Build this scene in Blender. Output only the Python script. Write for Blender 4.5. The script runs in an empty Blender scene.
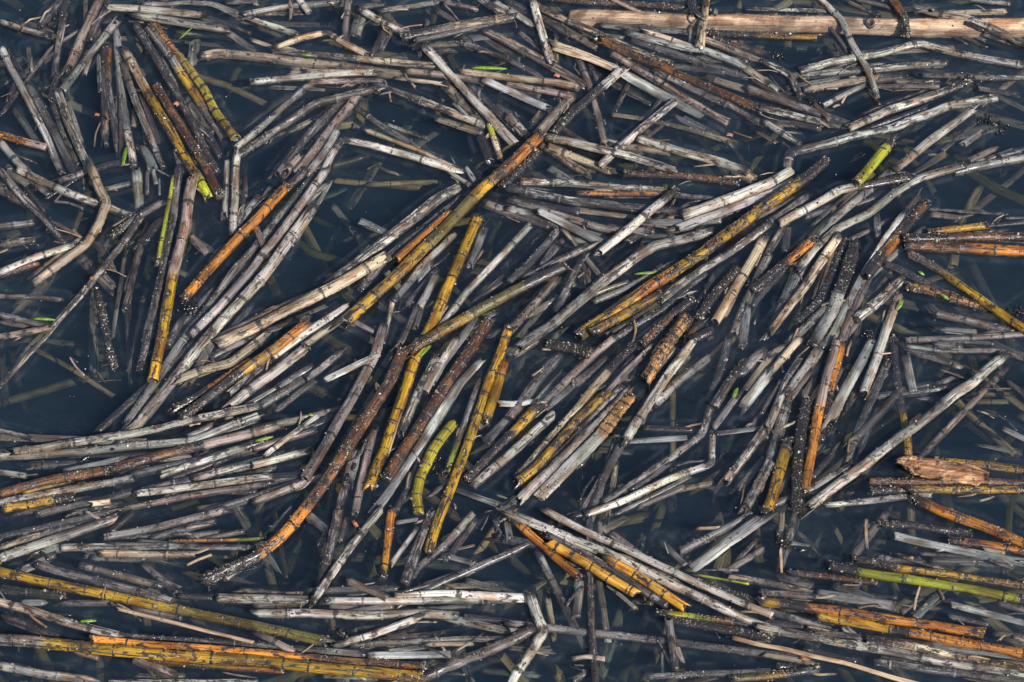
import bpy, math, re
import numpy as np
R = math.radians
scene = bpy.context.scene
# ---------------------------------------------------------------- camera, sky, sun, exposure
PITCH, DIST, WIDTH = R(55), 2.7, 1.05
cam_d = bpy.data.cameras.new('camera'); cam = bpy.data.objects.new('camera', cam_d)
scene.collection.objects.link(cam); scene.camera = cam
cam.location = (0, -DIST*math.cos(PITCH), DIST*math.sin(PITCH))
cam.rotation_euler = (R(90)-PITCH, 0, 0)
cam_d.sensor_width = 36; cam_d.lens = 36*DIST/WIDTH; cam_d.clip_start = 0.05; cam_d.clip_end = 500
SUN_EL, SUN_AZ = R(43), R(136)          # azimuth clockwise from +Y (north): light comes from behind the camera, right
world = bpy.data.worlds.new('World'); scene.world = world; world.use_nodes = True
wn = world.node_tree.nodes; wl = world.node_tree.links
sky = wn.new('ShaderNodeTexSky'); sky.sky_type = 'NISHITA'; sky.sun_disc = False
sky.sun_elevation = SUN_EL; sky.sun_rotation = SUN_AZ
wl.new(sky.outputs[0], wn['Background'].inputs[0]); wn['Background'].inputs[1].default_value = 0.12
sun_d = bpy.data.lights.new('sun', 'SUN'); sun_d.energy = 5.0; sun_d.angle = R(0.5); sun_d.color = (1, .95, .87)
sun = bpy.data.objects.new('sun', sun_d); scene.collection.objects.link(sun)
sun.rotation_euler = (R(90)-SUN_EL, 0, math.pi - SUN_AZ)
sun.location = (2, -2, 3)
scene.view_settings.view_transform = 'Standard'; scene.view_settings.look = 'None'
scene.view_settings.gamma = 1; scene.view_settings.exposure = 0.15
scene.render.engine = 'CYCLES'
scene.cycles.max_bounces = 8; scene.cycles.transparent_max_bounces = 24
scene.cycles.volume_bounces = 0; scene.cycles.caustics_reflective = False; scene.cycles.caustics_refractive = False
rng = np.random.default_rng(11)
MM = 0.001

# ---------------------------------------------------------------- materials
def new_mat(name):
    m = bpy.data.materials.new(name); m.use_nodes = True
    n = m.node_tree.nodes; n.clear()
    return m, n, m.node_tree.links
def ramp(n, l, src, a, b, va=0., vb=1.):
    r = n.new('ShaderNodeMapRange'); r.interpolation_type = 'SMOOTHSTEP'
    for i, v in ((1, a), (2, b), (3, va), (4, vb)): r.inputs[i].default_value = v
    l.new(src, r.inputs[0]); return r.outputs[0]
def math_n(n, l, op, a, b=None):
    m = n.new('ShaderNodeMath'); m.operation = op
    for i, v in enumerate((a, b)):
        if v is None: continue
        if isinstance(v, (int, float)): m.inputs[i].default_value = v
        else: l.new(v, m.inputs[i])
    return m.outputs[0]
def mixc(n, l, fac, a, b, mode='MIX'):
    m = n.new('ShaderNodeMix'); m.data_type = 'RGBA'; m.blend_type = mode
    if isinstance(fac, (int, float)): m.inputs[0].default_value = fac
    else: l.new(fac, m.inputs[0])
    for i, v in ((6, a), (7, b)):
        if isinstance(v, tuple): m.inputs[i].default_value = (*v, 1)
        else: l.new(v, m.inputs[i])
    return m.outputs[2]
def noise(n, l, vec, scale, detail=3, rough=.55, vscale=None):
    if vscale:
        v = n.new('ShaderNodeVectorMath'); v.operation = 'MULTIPLY'; v.inputs[1].default_value = vscale
        l.new(vec, v.inputs[0]); vec = v.outputs[0]
    t = n.new('ShaderNodeTexNoise'); t.inputs['Scale'].default_value = scale
    t.inputs['Detail'].default_value = detail; t.inputs['Roughness'].default_value = rough
    l.new(vec, t.inputs['Vector']); return t.outputs['Fac']
def reed_material():
    m, n, l = new_mat('weathered_reed')
    out = n.new('ShaderNodeOutputMaterial'); b = n.new('ShaderNodeBsdfPrincipled'); l.new(b.outputs[0], out.inputs[0])
    col = n.new('ShaderNodeAttribute'); col.attribute_name = 'tint'
    prm = n.new('ShaderNodeAttribute'); prm.attribute_name = 'wear'     # x blotches, y grit, z wetness
    crv = n.new('ShaderNodeAttribute'); crv.attribute_name = 'fibre'
    sp = n.new('ShaderNodeSeparateXYZ'); l.new(prm.outputs['Vector'], sp.inputs[0])
    v = crv.outputs['Vector']
    fib = noise(n, l, v, 1, 3, .6, (22, 950, 950))
    fine = noise(n, l, v, 1, 2, .6, (330, 700, 700))
    blot = noise(n, l, v, 1, 5, .64, (85, 170, 170))
    streak = noise(n, l, v, 1, 4, .65, (20, 380, 380))
    broad = noise(n, l, v, 1, 2, .5, (24, 40, 40))
    c = mixc(n, l, 1.0, col.outputs['Color'], ramp(n, l, fib, .30, .70, .48, 1.30), 'MULTIPLY')
    c = mixc(n, l, 1.0, c, ramp(n, l, broad, .3, .7, .78, 1.18), 'MULTIPLY')
    # joints: stained with a ragged edge, fading into browned stretches
    bn = ramp(n, l, math_n(n, l, 'ADD', col.outputs['Alpha'], math_n(n, l, 'MULTIPLY', math_n(n, l, 'SUBTRACT', streak, .5), 1.7)), .45, .75, 0, .92)
    bn = math_n(n, l, 'MULTIPLY', bn, ramp(n, l, col.outputs['Alpha'], .02, .12))
    tone = noise(n, l, v, 1, 2, .5, (34, 90, 90))
    c = mixc(n, l, ramp(n, l, tone, .46, .62, 0, .9), c, mixc(n, l, 1.0, c, (.52, .38, .28), 'MULTIPLY'))
    c = mixc(n, l, bn, c, (.026, .021, .019))
    # dark decay: blotches and streaks, threshold driven by the stem's own wear
    thr = ramp(n, l, sp.outputs[0], 0, 1, .80, .36)
    mix1 = math_n(n, l, 'MAXIMUM', blot, math_n(n, l, 'MULTIPLY', streak, .96))
    dk = math_n(n, l, 'SUBTRACT', mix1, thr)
    mask = ramp(n, l, dk, -.045, .05, 0, .93)
    c = mixc(n, l, mask, c, (.024, .020, .020))
    # pin-prick rot spots
    vo = n.new('ShaderNodeTexVoronoi'); vo.inputs['Scale'].default_value = 1
    vs = n.new('ShaderNodeVectorMath'); vs.operation = 'MULTIPLY'; vs.inputs[1].default_value = (130, 230, 230)
    l.new(v, vs.inputs[0]); l.new(vs.outputs[0], vo.inputs['Vector'])
    spot = math_n(n, l, 'MULTIPLY', ramp(n, l, vo.outputs['Distance'], .10, .22, 1, 0), ramp(n, l, blot, .47, .56))
    c = mixc(n, l, math_n(n, l, 'MULTIPLY', spot, .85), c, (.03, .022, .018))
    # pale dried specks
    gr = math_n(n, l, 'MULTIPLY', ramp(n, l, fine, .62, .70), math_n(n, l, 'MULTIPLY', sp.outputs[1], ramp(n, l, broad, .42, .62)))
    c = mixc(n, l, gr, c, (.50, .46, .40))
    l.new(c, b.inputs['Base Color'])
    ro = math_n(n, l, 'SUBTRACT', .62, math_n(n, l, 'MULTIPLY', sp.outputs[2], .34))
    l.new(math_n(n, l, 'SUBTRACT', ro, math_n(n, l, 'MULTIPLY', mask, .16)), b.inputs['Roughness'])
    b.inputs['Specular IOR Level'].default_value = .5
    l.new(math_n(n, l, 'MULTIPLY', sp.outputs[2], .45), b.inputs['Coat Weight']); b.inputs['Coat Roughness'].default_value = .2
    h = math_n(n, l, 'ADD', math_n(n, l, 'MULTIPLY', fib, .5), math_n(n, l, 'ADD', math_n(n, l, 'MULTIPLY', fine, .35), math_n(n, l, 'MULTIPLY', mask, -.25)))
    bp = n.new('ShaderNodeBump'); bp.inputs['Strength'].default_value = .85; bp.inputs['Distance'].default_value = .0011
    l.new(h, bp.inputs['Height']); l.new(bp.outputs[0], b.inputs['Normal'])
    return m
def plain_material(name, rough, bump=0, attr='tint', trans=0):
    m, n, l = new_mat(name)
    out = n.new('ShaderNodeOutputMaterial'); b = n.new('ShaderNodeBsdfPrincipled'); l.new(b.outputs[0], out.inputs[0])
    col = n.new('ShaderNodeAttribute'); col.attribute_name = attr
    tc = n.new('ShaderNodeTexCoord')
    nz = noise(n, l, tc.outputs['Object'], 420, 4)
    l.new(mixc(n, l, 1.0, col.outputs['Color'], ramp(n, l, nz, .3, .7, .6, 1.25), 'MULTIPLY'), b.inputs['Base Color'])
    b.inputs['Roughness'].default_value = rough
    if bump:
        bp = n.new('ShaderNodeBump'); bp.inputs['Strength'].default_value = bump; bp.inputs['Distance'].default_value = .001
        l.new(nz, bp.inputs['Height']); l.new(bp.outputs[0], b.inputs['Normal'])
    return m
def water_material():
    m, n, l = new_mat('pond_water')
    out = n.new('ShaderNodeOutputMaterial')
    tr = n.new('ShaderNodeBsdfTransparent'); tr.inputs[0].default_value = (.97, .98, .99, 1)
    gl = n.new('ShaderNodeBsdfGlossy'); gl.inputs['Roughness'].default_value = .03
    fr = n.new('ShaderNodeFresnel'); IOR = 1.47
    ge = n.new('ShaderNodeNewGeometry')          # seen from below the rays are already straight, so keep the outside angle's reflectance
    l.new(ramp(n, l, ge.outputs['Backfacing'], 0, 1, IOR, 1/IOR), fr.inputs[0])
    tc = n.new('ShaderNodeTexCoord')
    nz = noise(n, l, tc.outputs['Object'], 14, 3, .5)
    bp = n.new('ShaderNodeBump'); bp.inputs['Strength'].default_value = .5; bp.inputs['Distance'].default_value = .006
    l.new(nz, bp.inputs['Height']); l.new(bp.outputs[0], gl.inputs['Normal']); l.new(bp.outputs[0], fr.inputs['Normal'])
    film = noise(n, l, tc.outputs['Object'], 1, 6, .62, (7, 11, 7)); grain = noise(n, l, tc.outputs['Object'], 260, 3, .7)
    fm = math_n(n, l, 'MULTIPLY', ramp(n, l, film, .45, .72, .002, .05), ramp(n, l, grain, .35, .7, .35, 1))  # patchy film whose pale tone adds painted sheen to the water
    sa = n.new('ShaderNodeAttribute'); sa.attribute_name = 'scum'; ss = n.new('ShaderNodeSeparateXYZ'); l.new(sa.outputs['Vector'], ss.inputs[0])
    rim = math_n(n, l, 'MULTIPLY', ss.outputs[0], ramp(n, l, noise(n, l, tc.outputs['Object'], 38, 4, .6), .40, .68, .01, .085))
    fm = math_n(n, l, 'ADD', fm, rim)                # painted pale halo round the stems, as from sky refracted in the curled water
    df = n.new('ShaderNodeBsdfDiffuse'); df.inputs[0].default_value = (.25, .29, .33, 1)      # thin grey film tone carrying the painted sheen and halos
    fx = n.new('ShaderNodeMixShader'); l.new(fm, fx.inputs[0]); l.new(tr.outputs[0], fx.inputs[1]); l.new(df.outputs[0], fx.inputs[2]); tr = fx
    mx = n.new('ShaderNodeMixShader'); l.new(fr.outputs[0], mx.inputs[0]); l.new(tr.outputs[0], mx.inputs[1]); l.new(gl.outputs[0], mx.inputs[2])
    l.new(mx.outputs[0], out.inputs['Surface'])
    ab = n.new('ShaderNodeVolumeAbsorption'); ab.inputs[0].default_value = (.56, .62, .58, 1); ab.inputs[1].default_value = 25
    sc = n.new('ShaderNodeVolumeScatter'); sc.inputs[0].default_value = (.32, .57, 1, 1); sc.inputs[1].default_value = 2.2
    ad = n.new('ShaderNodeAddShader'); l.new(ab.outputs[0], ad.inputs[0]); l.new(sc.outputs[0], ad.inputs[1])
    l.new(ad.outputs[0], out.inputs['Volume'])
    return m
M_REED = reed_material(); M_CRUST = plain_material('crust_grit', .3, .4); M_NODE = plain_material('node_collar', .42, .8)
M_LEAF = plain_material('leaf_scrap', .45, .3); M_ALGAE = plain_material('wet_algae', .12, .5)
M_BED = plain_material('pond_mud', .9, .5); M_WATER = water_material()

# ---------------------------------------------------------------- helpers
def link(o, parent=None):
    scene.collection.objects.link(o)
    if parent: o.parent = parent
    return o
def mesh_obj(name, V, F, mat, tint=None, wear=None, fibre=None, parent=None, loc=None, smooth=True, band=None):
    V = np.asarray(V, float)
    if parent is not None: off = np.array(parent['_c'])
    elif loc is not None: off = np.asarray(loc, float)
    else: off = V.mean(0)
    me = bpy.data.meshes.new(name); me.from_pydata((V-off).tolist(), [], F)
    n = len(V)
    if tint is not None:
        a = me.color_attributes.new('tint', 'FLOAT_COLOR', 'POINT')
        c = np.ones((n, 4)); c[:, :3] = np.clip(np.broadcast_to(np.asarray(tint), (n, 3)), 0, 1); c[:, 3] = 0 if band is None else band; a.data.foreach_set('color', c.ravel())
    for nm, dat in (('wear', wear), ('fibre', fibre)):
        if dat is not None:
            a = me.attributes.new(nm, 'FLOAT_VECTOR', 'POINT'); a.data.foreach_set('vector', np.asarray(dat, float).ravel())
    if smooth: me.polygons.foreach_set('use_smooth', [True]*len(me.polygons))
    me.materials.append(mat); me.update()
    o = bpy.data.objects.new(name, me)
    if parent is None: o.location = off
    link(o, parent); o['_c'] = tuple(off) if parent is None else (0, 0, 0)
    return o
def tag(o, label=None, cat=None, group=None, kind=None):
    for k, v in (('label', label), ('category', cat), ('group', group), ('kind', kind)):
        if v: o[k] = v
    return o
def smooth_noise(n, step, amp):
    k = max(2, int(n/step)+2)
    return np.interp(np.linspace(0, k-1, n), np.arange(k), rng.normal(0, amp, k))
def pts_of(s): return [tuple(float(q) for q in p.split(',')) for p in s.split()]

# ---------------------------------------------------------------- the reeds as surveyed: kinds along the stem, height rank, width mm, points on the water in mm (third value: depth)
REEDS = '''k 1 7.9 -501,469 -507,447 -509,428
G 1 8.9 -503,447 -505,406 -505,354
k 2 6.6 -500,360 -505,343 -505,322
G 1 7.9 -509,469 -517,451 -528,428
g 1 7.8 -577,439 -553,428 -518,415
p 1 12.3 -465,473 -477,424 -491,365
G 2 7.8 -454,466 -468,428 -471,409
g 2 10.0 -441,441 -466,398 -494,336
p 0 4.4 -559,301 -514,398 -485,424
g 1 8.8 -566,395 -555,369 -531,325 -504,272 -484,220
G 1 9.8 -530,340 -503,290 -479,237 -468,213
G 1 7.6 -505,322 -488,276 -463,217
g 2 9.8 -499,336 -484,290 -463,244 -450,220
o60p 2 8.7 -558,274 -524,262 -502,255|orange reed with a pinkish tip poking in at the left edge
g 1 9.7 -554,262 -535,237 -520,220
g 1 6.7 -538,398 -532,367
o30p 0 12.1 -452,402 -445,311 -443,262,-11
g 1 9.9 -443,421 -435,347 -423,286 -407,227
G 1 8.7 -432,376,-11 -413,322 -399,286 -375,227
t28y84l 2 10.9 -431,396 -399,329 -368,272 -339,217 -323,186|tan reed turning yellow then lime downward, beside a brown one
b 2 10.8 -392,343 -364,293 -326,224 -311,188|dark red brown reed close along the yellow and lime one
G 2 9.9 -422,432 -390,380 -364,329 -338,276 -317,220
G40y72p 1 11.0 -407,428 -376,384 -344,322 -313,270,-11|grey reed with a short yellow stretch beside the banded stem
c35z 2 9.9 -404,437 -380,398 -356,373 -337,340 -324,304 -299,267|stem scaly above and banded yellow and black below, upper left
s 0 12.2 -354,408 -355,376
g 2 10.1 -455,458 -435,457 -389,452 -350,447
g 2 10.1 -423,445 -377,437 -316,424
g 1 9.0 -418,462 -368,466 -337,464 -310,449 -287,437
g 2 9.8 -148,337 -214,318 -257,279 -299,241
g 1 8.7 -219,351 -262,297 -283,270 -302,251
t 1 12.2 -348,385 -326,391 -283,385 -209,374 -117,358|long broad beige reed with a split pointed left end
g 2 9.6 -297,248 -296,196 -295,134
g 1 7.5 -307,237 -305,200 -305,161
s 0 9.7 -399,258 -385,225
k 1 7.5 -452,225 -435,233 -415,235
G 0 6.5 -335,276 -315,243
s 0 7.5 -364,255 -355,220
G 0 8.9 -326,428 -291,398,-11
G 1 9.0 -323,466 -286,469
g 1 7.9 -304,447 -288,452 -252,462 -195,468
g 1 7.9 -242,473 -228,450
p 1 4.5 -249,469 -248,443
G 2 9.0 -184,473 -188,428 -185,400
G 1 6.7 -168,462 -177,439 -179,415
g 1 7.8 -293,440 -258,426 -238,417
t 2 7.8 -264,398 -235,413 -205,421 -187,404 -160,387
G50t 2 8.9 -268,393 -215,389 -164,380 -86,372
g 2 8.8 -287,348 -241,354 -200,360 -153,362
p 1 7.7 -223,348 -144,351
p 0 10.0 -141,430 -148,409 -156,385
g 2 9.0 -171,455 -141,432 -117,416
g 1 7.9 -150,452 -119,460 -82,466
p 1 6.8 -75,466 -40,455
G 1 7.9 -174,458 -143,463
k30t 2 10.1 -123,414 -56,434 3,444
G 1 7.8 -109,409 -56,424 -26,434 3,441
G 0 7.9 -85,454 -62,435
g 1 10.1 -38,473 -17,452 -6,446
g 1 9.0 -21,468 3,446
t 2 11.1 -33,425 1,406 19,393 78,345
G 1 7.7 -56,406 -6,382 29,358 53,321
g 2 12.1 -98,400 -67,358 -44,325 2,260
t 1 13.1 -75,345 -36,297 -29,288
G 0 8.8 -70,387 -56,353
G 1 9.8 -45,340 -17,308 2,281
t 1 5.5 -129,354 -76,345
p 1 8.8 -117,363 -75,359 -31,350
t 1 8.8 -53,362 -22,358 1,355 49,349 73,340
s 2 9.9 -31,351 1,334 43,308
g 1 9.8 -151,345 -105,324 -66,304 -28,285,-11
g 1 7.6 -174,315 -142,283 -100,254
t 1 6.5 -158,279 -109,258 -76,237 -53,222
g 2 8.6 -203,220 -195,244 -184,267 -152,258 -103,241 -59,222
p 1 10.9 -163,340 -189,297 -212,255 -233,218
G 1 9.8 -186,322 -223,276 -252,218
g 1 9.7 -190,279 -201,248 -220,218
p 1 9.7 -229,242 -244,220
l40t 2 6.5 -25,288 -19,262 -11,236|thin reed with a bright green top under the broad beige one
k 1 9.7 -34,270 -24,236
L 1 22.4 63,444 113,443 166,440 213,435 288,435 365,432 449,427 519,425 578,429|thick peeled orange tan log lying along the top edge
k45y 1 7.8 218,421 252,418 286,415 342,412|thin black reed with a yellow end tucked under the peeled log
s 1 7.8 98,432 140,427 195,422
b 1 7.9 42,471 82,465 141,463 195,458
p 1 5.6 113,469 144,451
k 3 10.1 202,471 203,451 207,446
y25t 3 11.2 219,471 213,435 208,398|short wet brown reed crossing over the peeled log near its middle
t 2 8.9 24,463 56,439 87,421 156,380 180,372
g 2 10.1 22,473 30,428 43,378
t40s 2 12.1 42,402 84,389 117,373 154,340 208,300
b 2 11.0 95,411 139,384 166,369 220,336 273,307|long black brown gritty reed right of top centre
p 1 9.9 111,389 149,358 192,322 235,289
g 1 8.8 158,363 198,340 236,318 279,284
s 2 8.9 127,421 195,396 212,395 250,376 284,344
t 1 8.9 151,421 206,396
G 0 8.9 134,411 211,376 276,349
t 1 9.9 214,356 248,342 283,325
t 1 8.9 215,411 251,391 289,372
b 0 10.0 224,413 287,389,-11
g 1 6.7 262,456 289,455 354,453
g30k 2 9.9 122,366 91,333 63,304 45,274
p 1 8.8 73,385 88,340 96,297 100,260
t 1 13.1 67,329 44,297 26,270
k 1 9.7 31,255 16,234 -11,201
g 2 9.8 178,320 136,279 94,230
t 1 6.5 109,302 145,299 191,286 237,263
p 0 6.6 127,343 112,306
g 2 9.7 35,270 73,260 130,243 172,224
t 1 8.6 106,260 172,249
g 2 10.8 139,267 184,248 224,237 254,220
t 1 9.7 31,259 65,230 83,218
t 1 9.7 38,256 106,222
g 1 10.9 -5,299 18,269
s 1 9.0 -6,458 24,431
p 1 8.8 -6,344 36,336 64,328
G 0 10.1 -6,469 25,447 56,422
g 0 9.0 28,447 67,415
g 3 7.8 345,473 369,439 377,406 393,362 400,325|pale reed laid slantwise over the right half of the log
b45k 3 10.1 426,473 439,443 439,415|black and yellow stump stuck on the log near its right end
p 1 5.6 376,469 411,446
g 1 6.8 388,471 429,457
t 2 7.9 451,451 502,449 555,451
g 3 10.1 468,451 512,441 538,424 572,400
k 2 6.7 506,434 538,421 572,400
t 1 6.7 527,419 568,399
G 1 7.9 515,471 561,464
g 2 10.0 316,363 353,376 407,389 453,405 485,393 523,382 572,371|long pale reed bent like a shallow roof below the log
g 1 9.9 305,357 374,363 438,371 481,376
s 1 6.6 302,340 361,354
t 1 9.9 319,336 373,349 404,353
p 1 6.6 386,343 470,341
G 1 7.7 510,340 553,330
p60g 1 8.8 448,358 487,358 528,354 570,354
G 0 8.8 399,358 475,350,-11
g 2 6.6 340,314 388,344
G 1 9.8 259,338 315,311 372,287
g 2 8.7 269,311 323,295 366,282
g 1 7.6 273,292 312,259
p 1 5.5 330,318 346,293
g80k 2 9.9 365,282 414,311 468,331 504,349
g 2 10.9 294,220 300,248 353,265 415,283 477,313 531,325|long pale reed kinked at its lower left end, right of centre top
g 2 10.8 507,312 451,265 411,224
k12l 3 11.8 409,261 395,244 380,220 367,206|bright lime stub with a black tip at upper right
s 1 7.6 511,278 488,259
t 0 7.6 524,255 492,237
g 1 9.7 557,242 494,229 474,220
g 1 8.8 278,378 307,358 316,327
k12y45b50y64o78y 3 12.6 338,237 315,212 272,174 238,144 204,111 145,69 77,14 66,5|big ochre stem with a black tip running diagonally right of centre
s 1 8.8 277,354 293,337
G 2 8.5 -549,223 -525,189 -494,155 -470,124
p 0 9.6 -550,199 -515,175
s 1 11.8 -545,226 -518,206
g 2 9.6 -530,225 -502,206 -474,190 -435,175 -403,161
k 1 4.3 -456,223 -478,202 -497,185
s 1 8.6 -517,214 -494,191
G 1 8.6 -490,207 -468,216 -448,225
t 2 10.6 -452,228 -437,192 -430,179 -436,152 -447,125 -500,72|tan reed sharply bent at the middle, left side
G 1 7.5 -434,197 -409,206
p 0 14.6 -458,109,-11 -413,61,-11
g 1 8.5 -544,147 -508,153
g 1 9.5 -542,124 -502,130
g 2 8.4 -537,86 -498,110 -459,124
b 1 9.4 -537,82 -498,99
p 1 5.3 -489,155 -460,137
g 0 12.8 -405,225 -399,170,-11
k20G 2 8.5 -422,134 -402,158 -372,181
k 1 10.6 -374,155 -389,127
g70G 2 8.3 -523,-60 -481,-1 -436,69 -409,118 -393,160|long slim reed crossing dark open water at the left
p 1 6.2 -534,57 -495,57 -467,52
g 1 7.2 -531,34 -499,25 -476,16
g 2 8.2 -528,5 -500,10 -476,16
k 1 8.2 -431,63 -422,31 -414,-4 -405,-33
G 0 9.3 -408,138,-11 -409,57,-26 -388,-69,-26
l 2 5.3 -363,213 -367,155 -371,97|thin straight lime blade standing alone at left
G 2 9.4 -358,230 -356,155 -364,82 -373,-4 -380,-36
p50y 2 11.5 -341,213 -345,145 -353,89 -360,-1 -364,-49|reed half pinkish grey and half glossy amber, left of centre
o 2 10.5 -240,202 -271,157 -308,105 -340,52|glossy amber stem with black streaks in the left part
g 1 9.4 -209,225 -238,179 -260,142 -294,95 -317,47 -345,-4 -366,-56 -390,-105
G 2 9.5 -200,223 -218,185 -241,138 -267,89 -301,41 -330,6
g 2 12.4 -210,175 -228,135 -246,99 -265,66 -288,37 -319,-7 -346,-56 -373,-102 -392,-123
o 1 8.3 -264,72 -285,47
g 1 8.5 -271,189 -291,147
G 1 7.3 -299,127 -332,73
p 0 8.4 -343,136,-11 -311,111
G 1 9.2 -341,28 -353,-7
s 2 3.2 -351,178 -350,161
s 1 4.3 -386,225 -381,205
s 2 2.1 -378,213 -376,190
G 1 10.7 -220,225 -252,189 -276,147
p 1 7.4 -272,150 -258,109 -249,92
g 2 12.7 -56,202 -86,182 -138,127 -163,99 -192,70|thick pale reed with a pointed split top, centre left
t 2 13.5 -132,108 -183,66 -231,37 -268,12 -303,-5|very broad pale straw reed, widest of its bundle
t 1 11.4 -188,69 -224,52 -264,27 -311,-4
s 0 9.5 -162,155 -131,139
G 1 9.5 -44,195 -85,158 -122,125 -140,105 -158,65
o 3 9.5 -66,165 -98,130 -121,103|short glowing orange reed beside the olive and amber stem
g 1 8.4 -61,138 -95,99 -124,49
o18b26y34v60y 3 12.7 31,271 -6,226 -32,199 -67,148 -110,92 -161,36 -173,23|long stem amber at its thick top and olive below, centre
g 2 8.3 19,150 -24,95 -50,63 -78,11
s 1 8.4 -29,146 -44,95
y 2 12.3 -37,159 -60,89 -83,25 -103,-19 -114,-75 -128,-138 -141,-176|tall amber ringed stem standing nearly upright at the centre
p 0 7.3 -63,70 -41,42
k25v60y85b 3 11.4 55,95 1,65 -41,37 -84,6 -109,-16|dark olive and amber stem with black edges joining the glossy brown one's top
b 2 12.1 -25,25 -39,-7 -66,-50 -84,-84 -105,-126 -125,-169|dark brown and amber encrusted stem under the centre
g 1 6.2 -124,48 -132,-4
G 1 7.2 -98,44 -115,-5
G 1 9.4 -80,82 -96,42
G 0 8.3 -139,47 -106,21
s 1 6.2 -163,25 -141,11
o25y55k 3 10.2 -208,25 -234,-4 -261,-29 -285,-47 -309,-72 -330,-93|yellow and orange reed with black lower end, left of centre
o55k 2 9.1 -266,-25 -306,-60 -343,-87
g 2 9.3 -169,44 -212,12 -246,-21
t 1 8.2 -175,28 -212,-5
s 1 9.2 -17,37 -39,25 -57,-5 -72,-30 -83,-55
p 1 10.6 -31,179 1,163 40,149
g 1 6.4 -72,226 -43,202
g 1 6.4 -50,228 -39,206
u 0 7.5 -194,213,-26 -99,202,-26
u 0 6.4 -156,207,-26 -75,211,-26
g 2 9.6 8,207 54,209 102,202 173,197
o55G 2 6.4 69,192 112,194 166,193 225,184
g 1 10.6 -5,199 29,189 59,179 112,172 188,167
k20g 3 9.5 175,196 149,172 127,148 91,113
b 1 8.6 121,219 188,218 243,207
t 1 15.0 238,226 260,209
g 2 11.7 299,223 275,202 230,181 180,162
s 2 10.6 303,207 274,190 234,171 176,146
s 1 8.5 139,153 186,152 222,157
G 2 8.5 -5,184 40,165 93,143 118,141
s 2 10.6 28,169 66,145 99,124
g 1 8.4 117,141 148,135 186,132
G 1 7.4 87,146 150,141
s 1 9.6 -5,172 24,163
g 2 11.5 210,141 180,130 150,122 126,104 89,69 41,21 5,-8|long pale bent reed sweeping to lower left past the centre
g 1 7.3 168,99 147,85 117,63 84,49
G 1 9.4 48,141 21,102 -3,74
G 2 8.4 82,122 55,107 12,78
G 1 9.4 73,106 60,73 45,36
t 1 6.3 53,146 69,122 95,78
s 0 6.2 46,76,-11 84,67,-11
t 1 10.3 45,77 16,37 -3,12
k10y 3 9.3 154,60 117,33 81,10|short amber stem with black tip lying along the big ochre one
o 2 10.3 146,73 104,41 71,7
g 2 9.4 273,153 232,115 202,95 170,69 155,53
G 1 8.3 202,86 177,60 155,37 116,12 96,-5
k40b 2 10.3 187,52 160,31 132,-5
G 0 8.3 211,83 189,37 178,10
k 2 10.4 234,90 208,60 191,27
c 3 13.3 180,28 165,9 151,-13 136,-47|crusty reed ringed like a caterpillar, right of centre
t 2 11.5 266,132 244,89 209,24
g 1 10.4 270,112 248,66 228,9
s 1 9.3 243,44 236,-7
b 1 12.3 194,22 176,-7
k 1 10.3 205,13 185,2
o45k 2 9.4 317,130 292,105 267,81 249,65|short red orange and black reed right of the big ochre stem
g 2 10.6 486,230 463,223 436,213 407,192 378,165 345,145 317,118 297,87|long mottled crusted reed running down from upper right
g 1 9.6 407,223 375,192 352,172 319,130
k40g 2 9.6 425,214 392,206 351,197 326,179 295,160 283,151
G 1 8.5 316,189 288,165 268,150
g 1 8.4 292,158 281,135 267,110
s 1 7.4 387,167 386,136
p 0 12.8 434,186 416,160
s 2 10.4 418,166 394,135 373,102 352,63 333,12 322,-7
b30k45o70k 2 11.6 441,179 414,145 390,115 369,82|glossy red brown stem with black patches at right
p 1 9.3 369,82 354,50 339,-4
y 2 7.4 440,140 472,145 501,149|short yellow reed with black tip at the right edge cluster
k35b 2 10.5 413,132 471,133 545,134
b55o 2 12.6 413,122 470,120 543,114|reed half red brown and half amber reaching the right edge
G 0 5.3 443,172 527,164
s 2 3.2 525,159 548,160
G 1 5.3 488,147 547,154
G 1 9.4 388,100 416,86 448,63 463,53
y18c 2 9.3 411,69 433,66 460,53 493,40|lumpy yellow tipped reed among the right hand shards
G30y 2 9.4 415,112 446,94 460,79 489,50 508,31 531,10|slim grey reed turning yellow, falling to the right edge
p 1 9.3 437,34 471,26 517,11
G 1 7.2 404,1 481,4 531,9
t 2 10.4 344,136 314,82 297,57 262,7
s 1 14.6 310,116 295,76 282,47
k 0 9.4 352,128 317,47 293,23
k45s 3 13.5 360,121 351,89 335,37 307,-5|black crusted reed with a pale lower half, right part
g 1 9.3 327,44 297,12 281,-5
g 2 12.4 406,78 377,47 354,27
g 2 10.2 402,60 384,12 374,-19 355,-63
p 1 8.2 351,38 335,-7
u 0 6.1 -498,-9,-26 -458,-31,-26 -408,-70,-26
g 1 6.0 -515,-109 -497,-114 -478,-120
s 1 8.2 -306,2 -321,-35
t 2 10.2 -338,-47 -314,-36 -287,-28 -253,6
G 1 9.2 -272,2 -306,-19
g 1 9.1 -246,-22 -287,-66
g 2 11.2 -210,-8 -247,-44 -265,-59 -286,-82
g 2 9.0 -253,-79 -288,-88 -328,-101 -372,-115 -404,-119 -461,-130 -495,-135
g 1 9.0 -255,-92 -287,-106 -319,-122 -371,-127 -423,-134 -512,-141
G 1 8.0 -324,-116 -302,-104
p45k50b 2 10.0 -234,-103 -256,-113 -318,-131 -335,-136 -399,-155
G 1 8.9 -250,-131 -319,-146 -374,-161
k20g 1 8.0 -246,-121 -280,-134 -348,-162
g 1 6.9 -510,-158 -481,-163
G 0 8.9 -484,-153,-11 -409,-149,-11
s 1 6.9 -387,-142 -409,-149 -445,-158
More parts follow.
